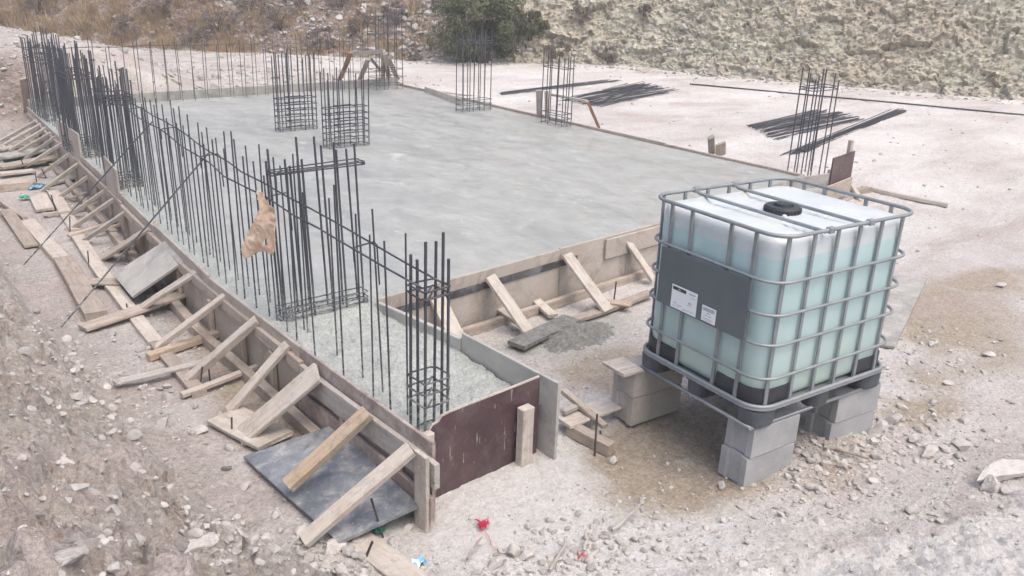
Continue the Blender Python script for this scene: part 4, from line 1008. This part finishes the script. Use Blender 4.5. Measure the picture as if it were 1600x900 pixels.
for sx__ in (-1, 1):
    for sy__ in (-1, 1): foot(sx__*.49, sy__*.405, .105, .09, .075)
for cx, cy, a, b in ((-.50, .0, .095, .07), (.50, 0, .095, .07), (0, -.425, .085, .065), (0, .425, .085, .065), (0, 0, .08, .08)): foot(cx, cy, a, b, .06)
mb = MB()
for k in range(12): mb.cbox((-.57, -.46+k*.08, .470), (.57, -.40+k*.08, .493), .003)
mb.build('pallet_deck', M['pallet'], tank)
for y in (-.46, 0, .46): MB().tube([(-.60, y, .392), (.60, y, .392)], .011, 8).build('skid_tube', M['steel_tube'], tank, True)
for x in (-.585, .585): MB().tube([(x, -.46, .397), (x, .46, .397)], .011, 8).build('skid_tube', M['steel_tube'], tank, True)

# concrete blocks
def cblock(x0, y0, z0, L, W, H, rz, label):
    mb = MB(); c = .006; hL, hW = L/2, W/2
    # block with shallow end recesses
    pr = [(-hL, -hW), (hL, -hW), (hL, -hW*.55), (hL-.012, -hW*.45), (hL-.012, hW*.45), (hL, hW*.55), (hL, hW), (-hL, hW), (-hL, hW*.55), (-hL+.012, hW*.45), (-hL+.012, -hW*.45), (-hL, -hW*.55)]
    k = len(pr); V = []
    for z, s in ((0, c), (c, 0), (H-c, 0), (H, c)):
        V += [(x-math.copysign(s, x), y-math.copysign(s, y), z) for x, y in pr]
    V = [(x+random.uniform(-.0012, .0012), y+random.uniform(-.0012, .0012), z) for x, y, z in V]
    F = [(i*k+q, i*k+(q+1) % k, (i+1)*k+(q+1) % k, (i+1)*k+q) for i in range(3) for q in range(k)] + [tuple(reversed(range(k))), tuple(3*k+q for q in range(k))]
    o = mesh('concrete_block', V, F, M['block_warm' if 'left corner' in label else 'block']); p = TC + Matrix.Rotation(TR, 3, 'Z') @ Vector((x0+L/2, y0+W/2, 0))
    o.location = (p.x, p.y, z0); o.rotation_euler = (0, 0, TR+rz); tag(o, label, 'concrete block', 'blocks carrying the tank'); return o
pos4 = (('under the near corner of the tank', -.557, -.470, .39, .20, 0), ('under the right corner of the tank', .235, -.455, .39, .20, R_(-3)), ('under the left corner of the tank', -.665, .43, .44, .20, R_(1)), ('hidden under the far corner of the tank', .2, .40, .39, .20, 0))
for s, x0, y0, L_, W_, rz in pos4:
    k_ = 0 if 'left corner' in s else 1
    cblock(x0-.010*k_, y0+.006*k_, -.012, L_+.006*k_, W_, .20, rz+R_(-1.2*k_), 'lower grey block '+s)
    cblock(x0, y0, .190, L_, W_, .19, rz, 'upper grey block '+s)
tp = lambda x, y, z: TC + Matrix.Rotation(TR, 3, 'Z') @ Vector((x, y, 0)) + Vector((0, 0, z))
o = plank('plank', tp(-.775, .515, .393), tp(-.61, .515, .393), .22, .022, 'timber_pale'); tag(o, 'short pale board lying on the block under the left corner of the tank', 'board')
# sheet on the ground right of the tank
c = [onground(1398, 432, .03), onground(1446, 443, .03), onground(1397, 547, .03), onground(1300, 530, .03)]
o = sheet(c[::-1], .02, 'ply_grey', name='plywood_sheet'); tag(o, 'dusty grey plywood sheet lying on the ground right behind the tank', 'plywood panel')

# ------------------------------------------------------------------ stakes, litter, sack
for a, b, s in (((139, 417), (137, 392), 'steel stake beside the cracked ground board'), ((200, 489), (197.5, 474), 'tiny steel stake by the pale brace foot'), ((312, 607), (316, 573), 'left one of two steel stakes at the thick square brace'), ((328, 594), (325, 566), 'right one of two steel stakes at the thick square brace'),
                ((362, 683), (362, 652), 'steel stake at the end of the broad double board'), ((600, 840), (580, 779), 'slanting steel stake at the near edge of the black panel'), ((567, 876), (582, 846), 'short steel stake beside the dusty ground board'),
                ((929, 713), (933, 647), 'tall steel stake in front of the square beam'), ((941, 694), (938, 673), 'short bent stake beside the tall one at the square beam'), ((958, 478), (963, 440), 'steel stake at the front formwork between two braces'),
                ((38, 264), (33, 248), 'first steel stake among the far brace feet'), ((58, 289), (55, 270), 'second steel stake among the far brace feet'), ((89, 335), (80, 305), 'slanting steel stake near the two white offcuts'), ((109, 364), (109, 338), 'steel stake at the foot of the thick far batten'), ((73, 278), (65, 264), 'tilted steel stake near the wide grey board')):
    B = onground(*a, -.02); dcam = (B-Vector((0, 0, CH))).length; hgt = math.hypot(a[0]-b[0], a[1]-b[1])/FPX*dcam/.93
    Tt = at(b[0], b[1], B.z+hgt); o = MB().tube([B, Tt], .0065, 6).build('steel_stake', M['stake'], origin=B); tag(o, s, 'steel stake')
for a, b, r, mt, s in (((425, 893), (468, 855), .009, 'timber_grey', 'thin dark stick at the bottom left below the long speckled brace'), ((860, 899), (886, 853), .009, 'timber_grey', 'dark stick standing out of the rubble at the bottom centre'), ((958, 836), (1000, 803), .010, 'timber_grey', 'dusty stick lying right of the bottom centre'),
                       ((727, 880), (751, 852), .006, 'timber', 'thin twig lying left of the red thread'), ((1290, 704), (1355, 730), .010, 'timber', 'thin stick lying behind the near concrete blocks'), ((912, 868), (914, 842), .009, 'timber_grey', 'short grey stub beside the red threads')):
    A_, B_ = onground(*a, .02), onground(*b, .05); pts = [A_.lerp(B_, t) + Vector((random.uniform(-.01, .01), random.uniform(-.01, .01), random.uniform(0, .01))) for t in (0, .25, .5, .75, 1)]
    o = MB().tube(pts, [r, r*1.1, r*.9, r, r*.7], 6).build('stick', M[mt], origin=A_); tag(o, s, 'stick')
def tangle(c, r, n, label, tailpts=()):
    mb = MB(); rr = random.Random(n)
    for _ in range(3):
        P = [c + Vector((rr.gauss(0, r), rr.gauss(0, r), abs(rr.gauss(0, r*.5)))) for k in range(n)]
        Q = []
        for i in range(len(P)-1):
            for t in (0, .33, .66): Q.append(P[i].lerp(P[i+1], t)+Vector((rr.gauss(0, r*.15),)*3))
        mb.tube(Q, .0022, 4)
    if tailpts: mb.tube([onground(*p, .012) for p in tailpts], .0015, 4)
    o = mb.build('red_thread', M['red'], origin=c); tag(o, label, 'thread')
tangle(onground(755, 824, .015), .018, 22, 'tangle of red twine on the dirt below the purple panel', ((757, 832), (764, 842), (768, 855), (774, 863)))
tangle(onground(905, 872, .01), .022, 4, 'loose faint red threads by the grey stub at the bottom centre')
def scrap(c, sx__, sy__, mat, name, label, cat, seed=1, m2=None):
    rr = random.Random(seed); n = 9; V = []; F = []
    for j in range(n):
        for i in range(n):
            V.append(c + Vector(((i/(n-1)-.5)*sx__+rr.uniform(-.004, .004), (j/(n-1)-.5)*sy__+rr.uniform(-.004, .004), .012+.014*math.sin(i*1.3+seed)*math.cos(j*1.1)+rr.uniform(0, .010))))
    for j in range(n-1):
        for i in range(n-1): F.append((j*n+i, j*n+i+1, (j+1)*n+i+1, (j+1)*n+i))
    o = mesh(name, V, F, M[mat], origin=c); md = o.modifiers.new('t', 'SOLIDIFY'); md.thickness = .002
    if m2:
        o.data.materials.append(M[m2])
        for p in o.data.polygons:
            if 2 <= p.index % (n-1) <= 4: p.material_index = 1
    tag(o, label, cat); return o
scrap(onground(653, 882), .07, .055, 'blue', 'wrapper', 'crumpled blue and white wrapper on the dirt near the bottom edge', 'litter', 2, 'white')
scrap(onground(56, 296, .02), .16, .10, 'blue', 'plastic_scrap', 'light blue plastic scrap among the boards on the far left', 'litter', 4)
scrap(onground(39, 313, .03), .10, .09, 'green', 'plastic_scrap', 'bright green plastic scrap at the left below the blue one', 'litter', 5)
scrap(onground(594, 833, .0), .05, .03, 'green', 'plastic_scrap', 'small green scrap under the near edge of the black panel', 'litter', 6)

# torn cement sack hung on the wall bars
def sack():
    out = [(402, 297), (411, 300), (423, 320), (431, 324), (434, 388), (430, 396), (417, 391), (406, 392), (386, 402), (380, 387), (390, 363), (401, 343), (409, 324), (404, 310)]
    p0 = Vector((2.165, 5.10, 1.1)); nrm = Vector((-.72, -.69, .0)).normalized()
    def hit(x, y):
        d = cr*((x-800)/FPX) + cu*(-(y-450)/FPX) + fwd; c = Vector((0, 0, CH)); return c + d*((p0-c).dot(nrm)/d.dot(nrm))
    import bmesh
    xs = [p[0] for p in out]; ysl = [p[1] for p in out]
    def inside(x, y):
        r = False; j = len(out)-1
        for i in range(len(out)):
            if (out[i][1] > y) != (out[j][1] > y) and x < (out[j][0]-out[i][0])*(y-out[i][1])/(out[j][1]-out[i][1])+out[i][0]: r = not r
            j = i
        return r
    st = 1.6; V = []; idx = {}; F = []
    gxs = np.arange(min(xs)-2, max(xs)+3, st); gys = np.arange(min(ysl)-2, max(ysl)+3, st)
    def vert(i, j):
        if (i, j) not in idx:
            x, y = gxs[i], gys[j]; p = hit(x, y); fold = .016*math.sin((x-380)*.13+math.sin(y*.05)*1.4)+.022*abs(mnoise.noise(Vector((x*.07+y*.02, y*.03, 3)))) + .012*abs(mnoise.noise(Vector((x*.16-y*.05, y*.09, 9)))) - .01
            idx[(i, j)] = len(V); V.append(p+nrm*fold + nrm*.03)
        return idx[(i, j)]
    for i in range(len(gxs)-1):
        for j in range(len(gys)-1):
            cx, cy = gxs[i]+st/2, gys[j]+st/2
            if inside(cx, cy) and not (414 < cx < 420 and 372 < cy < 382 and cy-372 > abs(cx-417)): F.append((vert(i, j), vert(i+1, j), vert(i+1, j+1), vert(i, j+1)))
    m, n, l, b = newmat('sack_paper'); tc = N(n, 'TexCoord'); a = noise(n, l, tc.outputs['Object'], 9, 6, .65)
    col = ramp(n, l, a, [(.3, (.42, .29, .20)), (.5, (.56, .42, .31)), (.72, (.66, .54, .43))]); l.new(col, b.inputs['Base Color']); b.inputs['Roughness'].default_value = .8
    o = mesh('paper_sack', V, F, m, smooth=True, origin=p0); md = o.modifiers.new('t', 'SOLIDIFY'); md.thickness = .004
    tag(o, 'torn tan paper sack hanging on the upright rebars', 'sack')
    # faded print, left as a column of small worn strokes
    mb = MB()
    for k in range(9):
        y = 336+k*4.2; x = 412-k*1.1; a = hit(x, y)+nrm*.062; b_ = hit(x+3.2, y-.6)+nrm*.062; mb.tube([a, b_], .0018, 4)
    for cy in (348, 357): mb.tube([hit(425+2.2*math.cos(t), cy+2.6*math.sin(t))+nrm*.064 for t in np.linspace(0, 2*math.pi, 11)[:-1]], .0014, 4, closed=True)
    mb.build('faded_print', M['timber_warm'], o).location = -p0
sack()

# ------------------------------------------------------------------ stones
def icos(sub):
    t = (1+5**.5)/2; V = [Vector(v).normalized() for v in ((-1, t, 0), (1, t, 0), (-1, -t, 0), (1, -t, 0), (0, -1, t), (0, 1, t), (0, -1, -t), (0, 1, -t), (t, 0, -1), (t, 0, 1), (-t, 0, -1), (-t, 0, 1))]
    F = [(0, 11, 5), (0, 5, 1), (0, 1, 7), (0, 7, 10), (0, 10, 11), (1, 5, 9), (5, 11, 4), (11, 10, 2), (10, 7, 6), (7, 1, 8), (3, 9, 4), (3, 4, 2), (3, 2, 6), (3, 6, 8), (3, 8, 9), (4, 9, 5), (2, 4, 11), (6, 2, 10), (8, 6, 7), (9, 8, 1)]
    for _ in range(sub):
        C = {}; F2 = []
        def md(a, b):
            k = (min(a, b), max(a, b))
            if k not in C: C[k] = len(V); V.append(((V[a]+V[b])/2).normalized())
            return C[k]
        for a, b, c in F: x, y, z = md(a, b), md(b, c), md(c, a); F2 += [(a, x, z), (b, y, x), (c, z, y), (x, y, z)]
        F = F2
    return np.array([tuple(v) for v in V]), np.array(F)
I0, F0 = icos(0); I1, F1 = icos(1); I2, F2_ = icos(3)
def rockshape(B, ncut, seed):                # angular stone: sphere cut by random planes
    r = np.random.default_rng(seed); V = B.copy()
    nn_ = r.normal(size=(ncut, 3)); nn_ /= np.linalg.norm(nn_, axis=1, keepdims=True); off = r.uniform(.45, .8, ncut)
    for _n, o_ in zip(nn_, off):
        dd = V@_n; m = dd > o_; V[m] -= np.outer(dd[m]-o_, _n)
    return V
protoA = [rockshape(I1, 7, s) for s in range(24)]
def scatter(name, pts, sizes, label=None, mat='stone', proto=protoA, FF=F1, kind='stuff', sink=.38, tone=None, cat=None):
    n = len(pts); VV = []; TT_ = []; nvp = len(proto[0])
    for k in range(n):
        s = sizes[k]; P = proto[rng.integers(len(proto))]*np.array([1, rng.uniform(.6, 1), rng.uniform(.4, .8)])*s
        a, b, c = rng.uniform(0, 6.28), rng.normal(0, .3), rng.normal(0, .3)
        Rm = np.array(Matrix.Rotation(a, 3, 'Z') @ Matrix.Rotation(b, 3, 'X') @ Matrix.Rotation(c, 3, 'Y'))
        P = P@Rm.T + np.array([pts[k][0], pts[k][1], pts[k][2]+s*(.5-sink)]); VV.append(P); TT_.append(np.full(nvp, rng.uniform(0, 1) if tone is None else tone))
    V = np.vstack(VV); F = (FF[None]+(np.arange(n)*nvp)[:, None, None]).reshape(-1, 3)
    o = mesh(name, V, F, M[mat], smooth=False); fattr(o, 'tone', np.concatenate(TT_)); tag(o, label, cat, None, kind); return o
def blocked(x, y):
    if x > lx(min(max(y, 2.6), 15.6))-.16 and 3.18 < y and x < 3.2 and y < 16: return True
    if x > 2.9 and y > 4.9 + .05*(x-3) and x < 10.3 and y < 15.8: return True
    return False
def gen(n, fx, smin, smax, pw=2.2):
    P = []; s = []
    while len(P) < n:
        x, y = fx()
        if blocked(x, y): continue
        P.append((x, y, 0)); s.append(smin*(smax/smin)**(rng.random()**pw))
    P = np.array(P); P[:, 2] = ground_z(P[:, 0], P[:, 1]); return P, s
def z_bank():
    while True:
        x, y = rng.uniform(.1, 2.2), rng.uniform(2.0, 12)
        d_ = bankd(np.array([x]), np.array([y]))[0]
        if d_ > -.25 and rng.random() < min(1, .45+d_) and rng.random() < 1.3-.08*y: return x, y
def z_front():
    x, y = rng.uniform(1.6, 7.0), rng.uniform(.6, 3.4); return x, y
def z_rim():                                 # rubble line along the toe, bottom centre to right
    t = rng.random(); x = 1.5+5*t; y = np.interp(x, TOE[5:13, 0], TOE[5:13, 1]) + rng.normal(.0, .22); return x, y
def z_pix(c, sx__, sy__):
    p = onground(*c)
    return lambda: (rng.normal(p.x, sx__), rng.normal(p.y, sy__))
allP = []; allS = []
for n_, f_, a, b, pw in ((2600, z_bank, .005, .028, 3.0), (2600, z_front, .003, .015, 2.6), (1900, z_rim, .004, .024, 3.0), (520, z_pix((1430, 560), .55, .45), .005, .035, 2.4), (260, z_pix((1400, 690), .40, .18), .008, .055, 1.8),
                         (500, z_pix((1300, 720), .35, .15), .006, .04, 1.8), (350, z_pix((450, 890), .25, .2), .012, .05, 1.4), (450, z_pix((870, 880), .5, .16), .008, .035, 1.6), (220, z_pix((170, 600), .3, .8), .012, .05, 1.5), (420, z_pix((900, 560), .4, .25), .004, .018, 2), (250, z_pix((250, 480), .12, 1.0), .005, .03, 2),
                         (650, lambda: (rng.uniform(7, 20), rng.uniform(1.0, 8)), .006, .04, 3.0), (350, lambda: (rng.uniform(10.4, 20), rng.uniform(6, 18)), .008, .045, 3.0), (700, lambda: (rng.uniform(3, 12), rng.uniform(16.0, 24)), .012, .07, 2.0), (300, lambda: (rng.uniform(.3, 2.4), rng.uniform(9, 17)), .01, .05, 2), (500, lambda: (rng.normal(6.6, 1.5), rng.normal(19.5, 1.3)), .02, .13, 2.2), (500, lambda: (rng.normal(3, 1.0), rng.normal(17, 1.3)), .015, .09, 2.2)):
    P, s = gen(n_, f_, a, b, pw); allP.append(P); allS += s
P, s = gen(60, z_bank, .02, .055, 1.8); scatter('bank_rubble', P, s, 'dusty angular rubble half buried in the near left bank', sink=.6, tone=.45)
P, s = gen(60, z_rim, .02, .06, 2.0); scatter('clods', P, s, 'dusty clods along the bottom edge', sink=.6, tone=.9)
scatter('gravel', np.vstack(allP), allS, 'pale limestone gravel and chips strewn over the dirt')
# fallen rubble on the hillside
Ph = []; Sh = []
for k in range(3800):
    u = rng.random(); si = cum[3] + (cum[12]-cum[3])*u; p, a, b_ = hillpt(si, rng.uniform(-.1, 3.2)); rkv = rockf[a]
    mid = math.exp(-((p.x-14.2)/2.0)**2)
    if rng.random() > .25+.75*mid: continue
    Ph.append((p.x, p.y, p.z)); Sh.append(.02*(8)**(rng.random()**(1.7 if mid > .4 else 2.6)))
scatter('scree', Ph, Sh, 'pale rock rubble lying on the slope behind the slab')
Pt = []; St = []
for k in range(900):
    si = rng.uniform(cum[2], cum[15]); p, a, b_ = hillpt(si, -.25); q = (p.x-nxn[a]*abs(rng.normal(0, .35)), p.y-nyn[a]*abs(rng.normal(0, .35))); Pt.append((*q, gzd(*q))); St.append(.015*(6)**(rng.random()**2))
scatter('talus', Pt, St, 'broken stones gathered along the foot of the slope')

def stone(px_, py_, s, label, sc=(1, .7, .5), seed=0, rz=0, lift=0, name='limestone_rock', cat='rock', tone=.7):
    p = onground(px_, py_); V = rockshape(I2, 11, 500+seed)*np.array(sc)*s
    V += .012*s*rng.normal(size=V.shape)
    V = V@np.array(Matrix.Rotation(rz, 3, 'Z')).T
    o = mesh(name, V, F2_, M['stone'], smooth=False); o.location = (p.x, p.y, gzd(p.x, p.y)+s*sc[2]*.45+lift); fattr(o, 'tone', np.full(len(V), tone)); tag(o, label, cat); return o
stone(362, 590+0, .03, 'small pale stone by the rotten ground board', seed=50)
stone(220, 607, .042, 'white stone beside the end of the thin grey board', (1, .7, .55), 1, 1.0, tone=1)
stone(309, 673, .075, 'squarish pale flat rock on the dirt left of the broad double board', (.8, 1, .3), 2, .3, tone=.8)
stone(97, 722, .062, 'flat greenish white rock on the bank at the left', (1, .7, .4), 3, 0, tone=.8)
stone(122, 770, .06, 'angular slab like rock on the bank below the flat one', (1, .6, .5), 4, .8, tone=.6)
stone(118, 630, .05, 'pale block rock higher on the left bank', (1, .8, .6), 5, tone=.7)
stone(523, 858, .085, 'largest pale rock at the lower corner of the black panel', (1, .55, .45), 6, .2, tone=.9)
stone(513, 873, .045, 'small rock tucked under the largest pale rock', (1, .8, .5), 7, tone=.5)
stone(320, 888, .075, 'long pale rock at the bottom edge on the left', (1, .5, .4), 8, .3, tone=.9)
stone(354, 733, .032, 'dark grey stone on the dirt left of the black panel', (1, .9, .7), 9, tone=-.6)
stone(205, 846, .055, 'grey lumpy rock among the rubble at the lower left', (1, .8, .7), 10, tone=.5)
stone(1395, 660, .075, 'biggest angular rock right of the right block pillar', (1, .8, .7), 11, tone=.8)
stone(1450, 712, .09, 'long flat topped pale rock right of the block pillars', (1, .55, .45), 12, .1, tone=.9)
stone(1500, 703, .07, 'pointed rock beside the long flat topped one', (.7, .9, .8), 13, tone=.8)
stone(1425, 690, .055, 'tilted rock between the biggest angular one and the flat topped one', (.9, .7, .6), 14, tone=.6)
stone(1362, 695, .045, 'small block shaped rock at the foot of the right pillar', (1, .8, .8), 15, tone=.9)
stone(1546, 768, .095, 'white boulder in front of the pale kerb stone', (.9, .7, .75), 16, tone=1)
stone(1575, 772, .05, 'rounded stone right of the white boulder', (1, .8, .5), 17, tone=.6)
stone(1457, 540, .055, 'pale rock on the damp ground nearest the plywood sheet', (1, .7, .5), 18, tone=1)
stone(1545, 556, .065, 'flat oval rock on the damp ground at the right', (1, .7, .35), 19, tone=1)
stone(1480, 601, .055, 'flat wedge rock in the middle of the damp ground', (1, .6, .35), 20, -.6, tone=.9)
stone(1565, 449, .08, 'lone flat rock at the top of the damp patch', (1, .6, .4), 21, tone=.9)
stone(1458, 651, .03, 'small cube like white stone on the damp dirt', (1, .9, .9), 22, tone=1)
stone(1128, 765, .035, 'white stone left of the near block pillar', (.9, .8, .9), 23, tone=1)
stone(960, 722, .042, 'white stone at the end of the square beam', (.9, .8, .8), 24, tone=1)
stone(1282, 771, .06, 'yellowish flat stone right of the near block pillar', (1, .4, .25), 25, tone=.6)
stone(800, 868, .055, 'block like rock in the rubble at the bottom centre', (.8, .8, .8), 26, tone=.8)
stone(775, 885, .06, 'pale rock at the bottom edge left of the dark stick', (1, .7, .6), 27, tone=.8)
stone(822, 872, .05, 'rounded rock right of the block like one at the bottom centre', (1, .8, .7), 28, tone=.9)
stone(912, 607, .022, 'tiny white stone on the damp dirt before the leg panel', seed=29, tone=1)
stone(100, 640+250, .07, 'reddish grey rock in the lower left corner', (1, .7, .6), 30, tone=.3)
# pale kerb stone
a, b = onground(1515, 764, .03), onground(1612, 732, .03)
Vk = rockshape(I2, 16, 77)*np.array((.34, .075, .06)); Vk += .0016*rng.normal(size=Vk.shape)
o = mesh('kerb_stone', Vk, F2_, M['stone']); o.location = (a+b)/2+Vector((0, 0, .02)); o.rotation_euler = (0, .04, math.atan2(b.y-a.y, b.x-a.x)); tag(o, 'long pale stone kerb half buried at the right edge', 'kerb stone'); fattr(o, 'tone', np.full(len(o.data.vertices), 1.0))

# wet concrete spill
def heap():
    c = onground(897, 527); n = 90; U, W = np.meshgrid(np.linspace(-1, 1, n), np.linspace(-1, 1, n)); r = np.hypot(U, W)
    x = c.x+U*.50; y = c.y+.0+W*.30; f = fbm(x*5, y*5, o=3, s=300); h = np.clip(1-r*(1+.35*f), -.3, 1)
    z = ground_z(x, y, False)-.02 + .13*h**1.0*np.where(h > 0, 1, .4) + .022*fbm(x*22, y*22, o=4, s=301, g=.7)*np.clip(h*3, 0, 1) + .018*cells(x*26, y*26, x*0, 310, 1.6)[0]*np.clip(h*3, 0, 1)
    i, j = np.meshgrid(np.arange(n-1), np.arange(n-1)); q = (j*n+i).ravel()
    m, nn_, l, bs = newmat('wet_spill'); tc = N(nn_, 'TexCoord'); a = noise(nn_, l, tc.outputs['Object'], 28, 5, .7)
    col = ramp(nn_, l, a, [(.3, (.10, .10, .092)), (.55, (.185, .185, .17)), (.75, (.32, .32, .30))]); l.new(col, bs.inputs['Base Color']); bs.inputs['Roughness'].default_value = .75
    bump(nn_, l, bs, noise(nn_, l, tc.outputs['Object'], 70, 4, .7), .6, .012)
    for q_ in bpy.data.objects:
        if q_.get('label', '').startswith('concrete smeared ground'): q_.data.materials[0] = m
    o = mesh('concrete_spill', np.stack([x.ravel(), y.ravel(), z.ravel()], 1), np.stack([q, q+1, q+n+1, q+n], 1), m, smooth=True); tag(o, 'lumpy spill of wet grey concrete on the dirt before the front formwork', 'concrete spill')
heap()

# ------------------------------------------------------------------ vegetation on the slope
def leaves(name, C, rad, n, size, mat, parent=None, origin=None, squash=.8, clumps=26, blade=False):
    """many small leaf faces gathered in clumps through a crown"""
    cl = []
    for k in range(clumps):
        v = rng.normal(size=3); v /= np.linalg.norm(v); r = rng.uniform(.35, 1)**.6
        cl.append((C + v*r*np.array([rad[0], rad[1], rad[2]]), rng.uniform(.16, .34)*max(rad), rng.uniform(0, 1)))
    VV = np.zeros((n*4, 3)); T = np.zeros(n*4)
    for k in range(n):
        c, rr, tn = cl[rng.integers(clumps)]; v = rng.normal(size=3); v /= np.linalg.norm(v)
        p = c + v*rr*rng.random()**.4*np.array([1, 1, squash]); a = rng.normal(size=3); a[2] += .9 if blade else 0; a /= np.linalg.norm(a); b = np.cross(a, rng.normal(size=3)); b /= np.linalg.norm(b)
        s = size*rng.uniform(.6, 1.4); wv = s*(.12 if blade else .42)
        VV[k*4:k*4+4] = [p-a*s*.5, p+b*wv*.5, p+a*s*.5, p-b*wv*.5]; T[k*4:k*4+4] = np.clip(tn*.6+rng.uniform(0, .4), 0, 1)
    o = mesh(name, VV, np.arange(n*4).reshape(-1, 4), M[mat], parent); fattr(o, 'tone', T)
    if origin is not None: o.data.transform(Matrix.Translation(-Vector(origin)))
    return o
def shrub(p, rad, n, size, mat, name, label, cat, group=None, clumps=24, stems=6, crown='crown'):
    e = empty(name, p, label, cat, group)
    leaves(crown, np.array([p.x, p.y, p.z+rad[2]*.85]), rad, n, size, mat, e, origin=p, clumps=clumps)
    mb = MB()
    for k in range(stems):
        t = rng.uniform(0, 6.28); q = Vector((math.cos(t)*rad[0]*.6, math.sin(t)*rad[1]*.6, rad[2]*rng.uniform(.8, 1.4)))
        mb.tube([Vector((0, 0, -.15)), q*.45+Vector((0, 0, .06)), q], [rad[0]*.035, rad[0]*.022, rad[0]*.01], 5)
    mb.build('stem', M['bark'], e); return e
def hillat(px_, py_):                        # nearest hillside point to a pixel's ray
    dd = cr*((px_-800)/FPX) + cu*(-(py_-450)/FPX) + fwd; dd.normalize(); dn_ = np.array(dd); o_ = np.array([0, 0, CH])
    q = Vh-o_; t = q@dn_; dist = np.linalg.norm(q-np.outer(t, dn_), axis=1); dist[t < 5] = 99
    k_ = np.argsort(dist)[:12]; k0 = k_[np.argmin(t[k_])]; return Vector(Vh[k0])
p = hillat(752, 98)
shrub(p+Vector((0, 0, -.05)), (1.38, 1.1, 1.25), 24000, .085, 'leaf', 'evergreen_shrub', 'big dark green shrub at the foot of the slope behind the slab', 'shrub', clumps=60, stems=9)
p2 = hillat(830, 60); shrub(p2, (.55, .5, .55), 5000, .06, 'leaf', 'evergreen_shrub', 'smaller dull green bush touching the right side of the big shrub', 'shrub', clumps=22)
k = 0
for (a, b, r, s) in ((872, 88, .34, 'brown twiggy bush right of the green shrub'), (905, 30, .30, 'twiggy bush high on the slope above the rebar cage'), (948, 92, .34, 'dark brown bush at the foot of the rock cutting'), (645, 92, .32, 'low brown bush left of the big green shrub'),
                     (560, 45, .40, 'mauve grey bush above the trestle'), (1008, 22, .16, 'lone tuft high in the rock cutting'), (615, 30, .35, 'grey bush on the rubble slope between trestle and shrub'), (500, 78, .40, 'dark bush at the slope foot behind the left cages'), (440, 40, .45, 'wide mauve bush above the far wall rebars'),
                     (340, 45, .5, 'dark scrub bush over the middle of the far wall rebars'), (390, 15, .45, 'scrub bush near the top edge left of centre'), (250, 20, .5, 'dark bush near the top edge over the left wall rebars'), (60, 15, .6, 'dark bush in the top left corner'), (690, 15, .35, 'twiggy bush at the top left of the green shrub'), (530, 8, .4, 'twiggy bush at the top edge left of the rubble'), (470, 12, .4, 'grey scrub bush on the upper slope left of the rubble'), (300, 70, .4, 'low scrub bush at the slope foot over the far wall rebars'), (200, 55, .4, 'scrub bush among dry grass at the left')):
    p = hillat(a, b); shrub(p, (r*1.2, r*1.2, r*.85), 1500, .055, 'scrub', 'dry_bush', s, 'bush', 'dry bushes on the slope', clumps=16, stems=5); k += 1
# dry grass: blades in tufts over the left slope
VV = []; T = []
for k in range(950):
    u = rng.random()**.9; si = cum[2]+(cum[6]+.8-cum[2])*u; p, a, b_ = hillpt(si, rng.uniform(-.05, 3.4)); dens = float(fbm(np.array([p.x*.5]), np.array([p.y*.5]), o=2, s=400)[0])
    if p.x > 10.8 and rng.random() < .75: continue
    if dens < -.28: continue
    hgt = rng.uniform(.18, .50); tn = rng.random()
    for _ in range(26):
        t = rng.uniform(0, 6.28); r0 = abs(rng.normal(0, .10)); base = np.array(p)+np.array([math.cos(t)*r0, math.sin(t)*r0, -.03]); d_ = np.array([math.cos(t)*.35+rng.normal(0, .15), math.sin(t)*.35+rng.normal(0, .15), 1]); d_ /= np.linalg.norm(d_)
        s = np.cross(d_, rng.normal(size=3)); s /= np.linalg.norm(s); h = hgt*rng.uniform(.5, 1.1); wv = .008
        VV += [base-s*wv, base+s*wv, base+d_*h+s*.003, base+d_*h-s*.003]; T += [np.clip(tn*.7+rng.uniform(0, .3), 0, 1)]*4
o = mesh('dry_grass', np.array(VV), np.arange(len(VV)).reshape(-1, 4), M['drygrass']); fattr(o, 'tone', T); tag(o, 'ochre dry grass over the left slope', kind='stuff')

hb = MB().box((-70, -50, -2), (100, 100, 30)).build('haze', None); tag(hb, 'thin pale haze over the yard', kind='stuff')
hm = bpy.data.materials.new('haze'); hm.use_nodes = True; hn = hm.node_tree.nodes; hl = hm.node_tree.links
hn.remove(hn['Principled BSDF']); pv = hn.new('ShaderNodeVolumePrincipled'); pv.inputs['Color'].default_value = (.9, .92, .95, 1); pv.inputs['Density'].default_value = .0038
hl.new(pv.outputs[0], hn['Material Output'].inputs['Volume']); hb.data.materials.append(hm)
print('objects', len(bpy.data.objects))
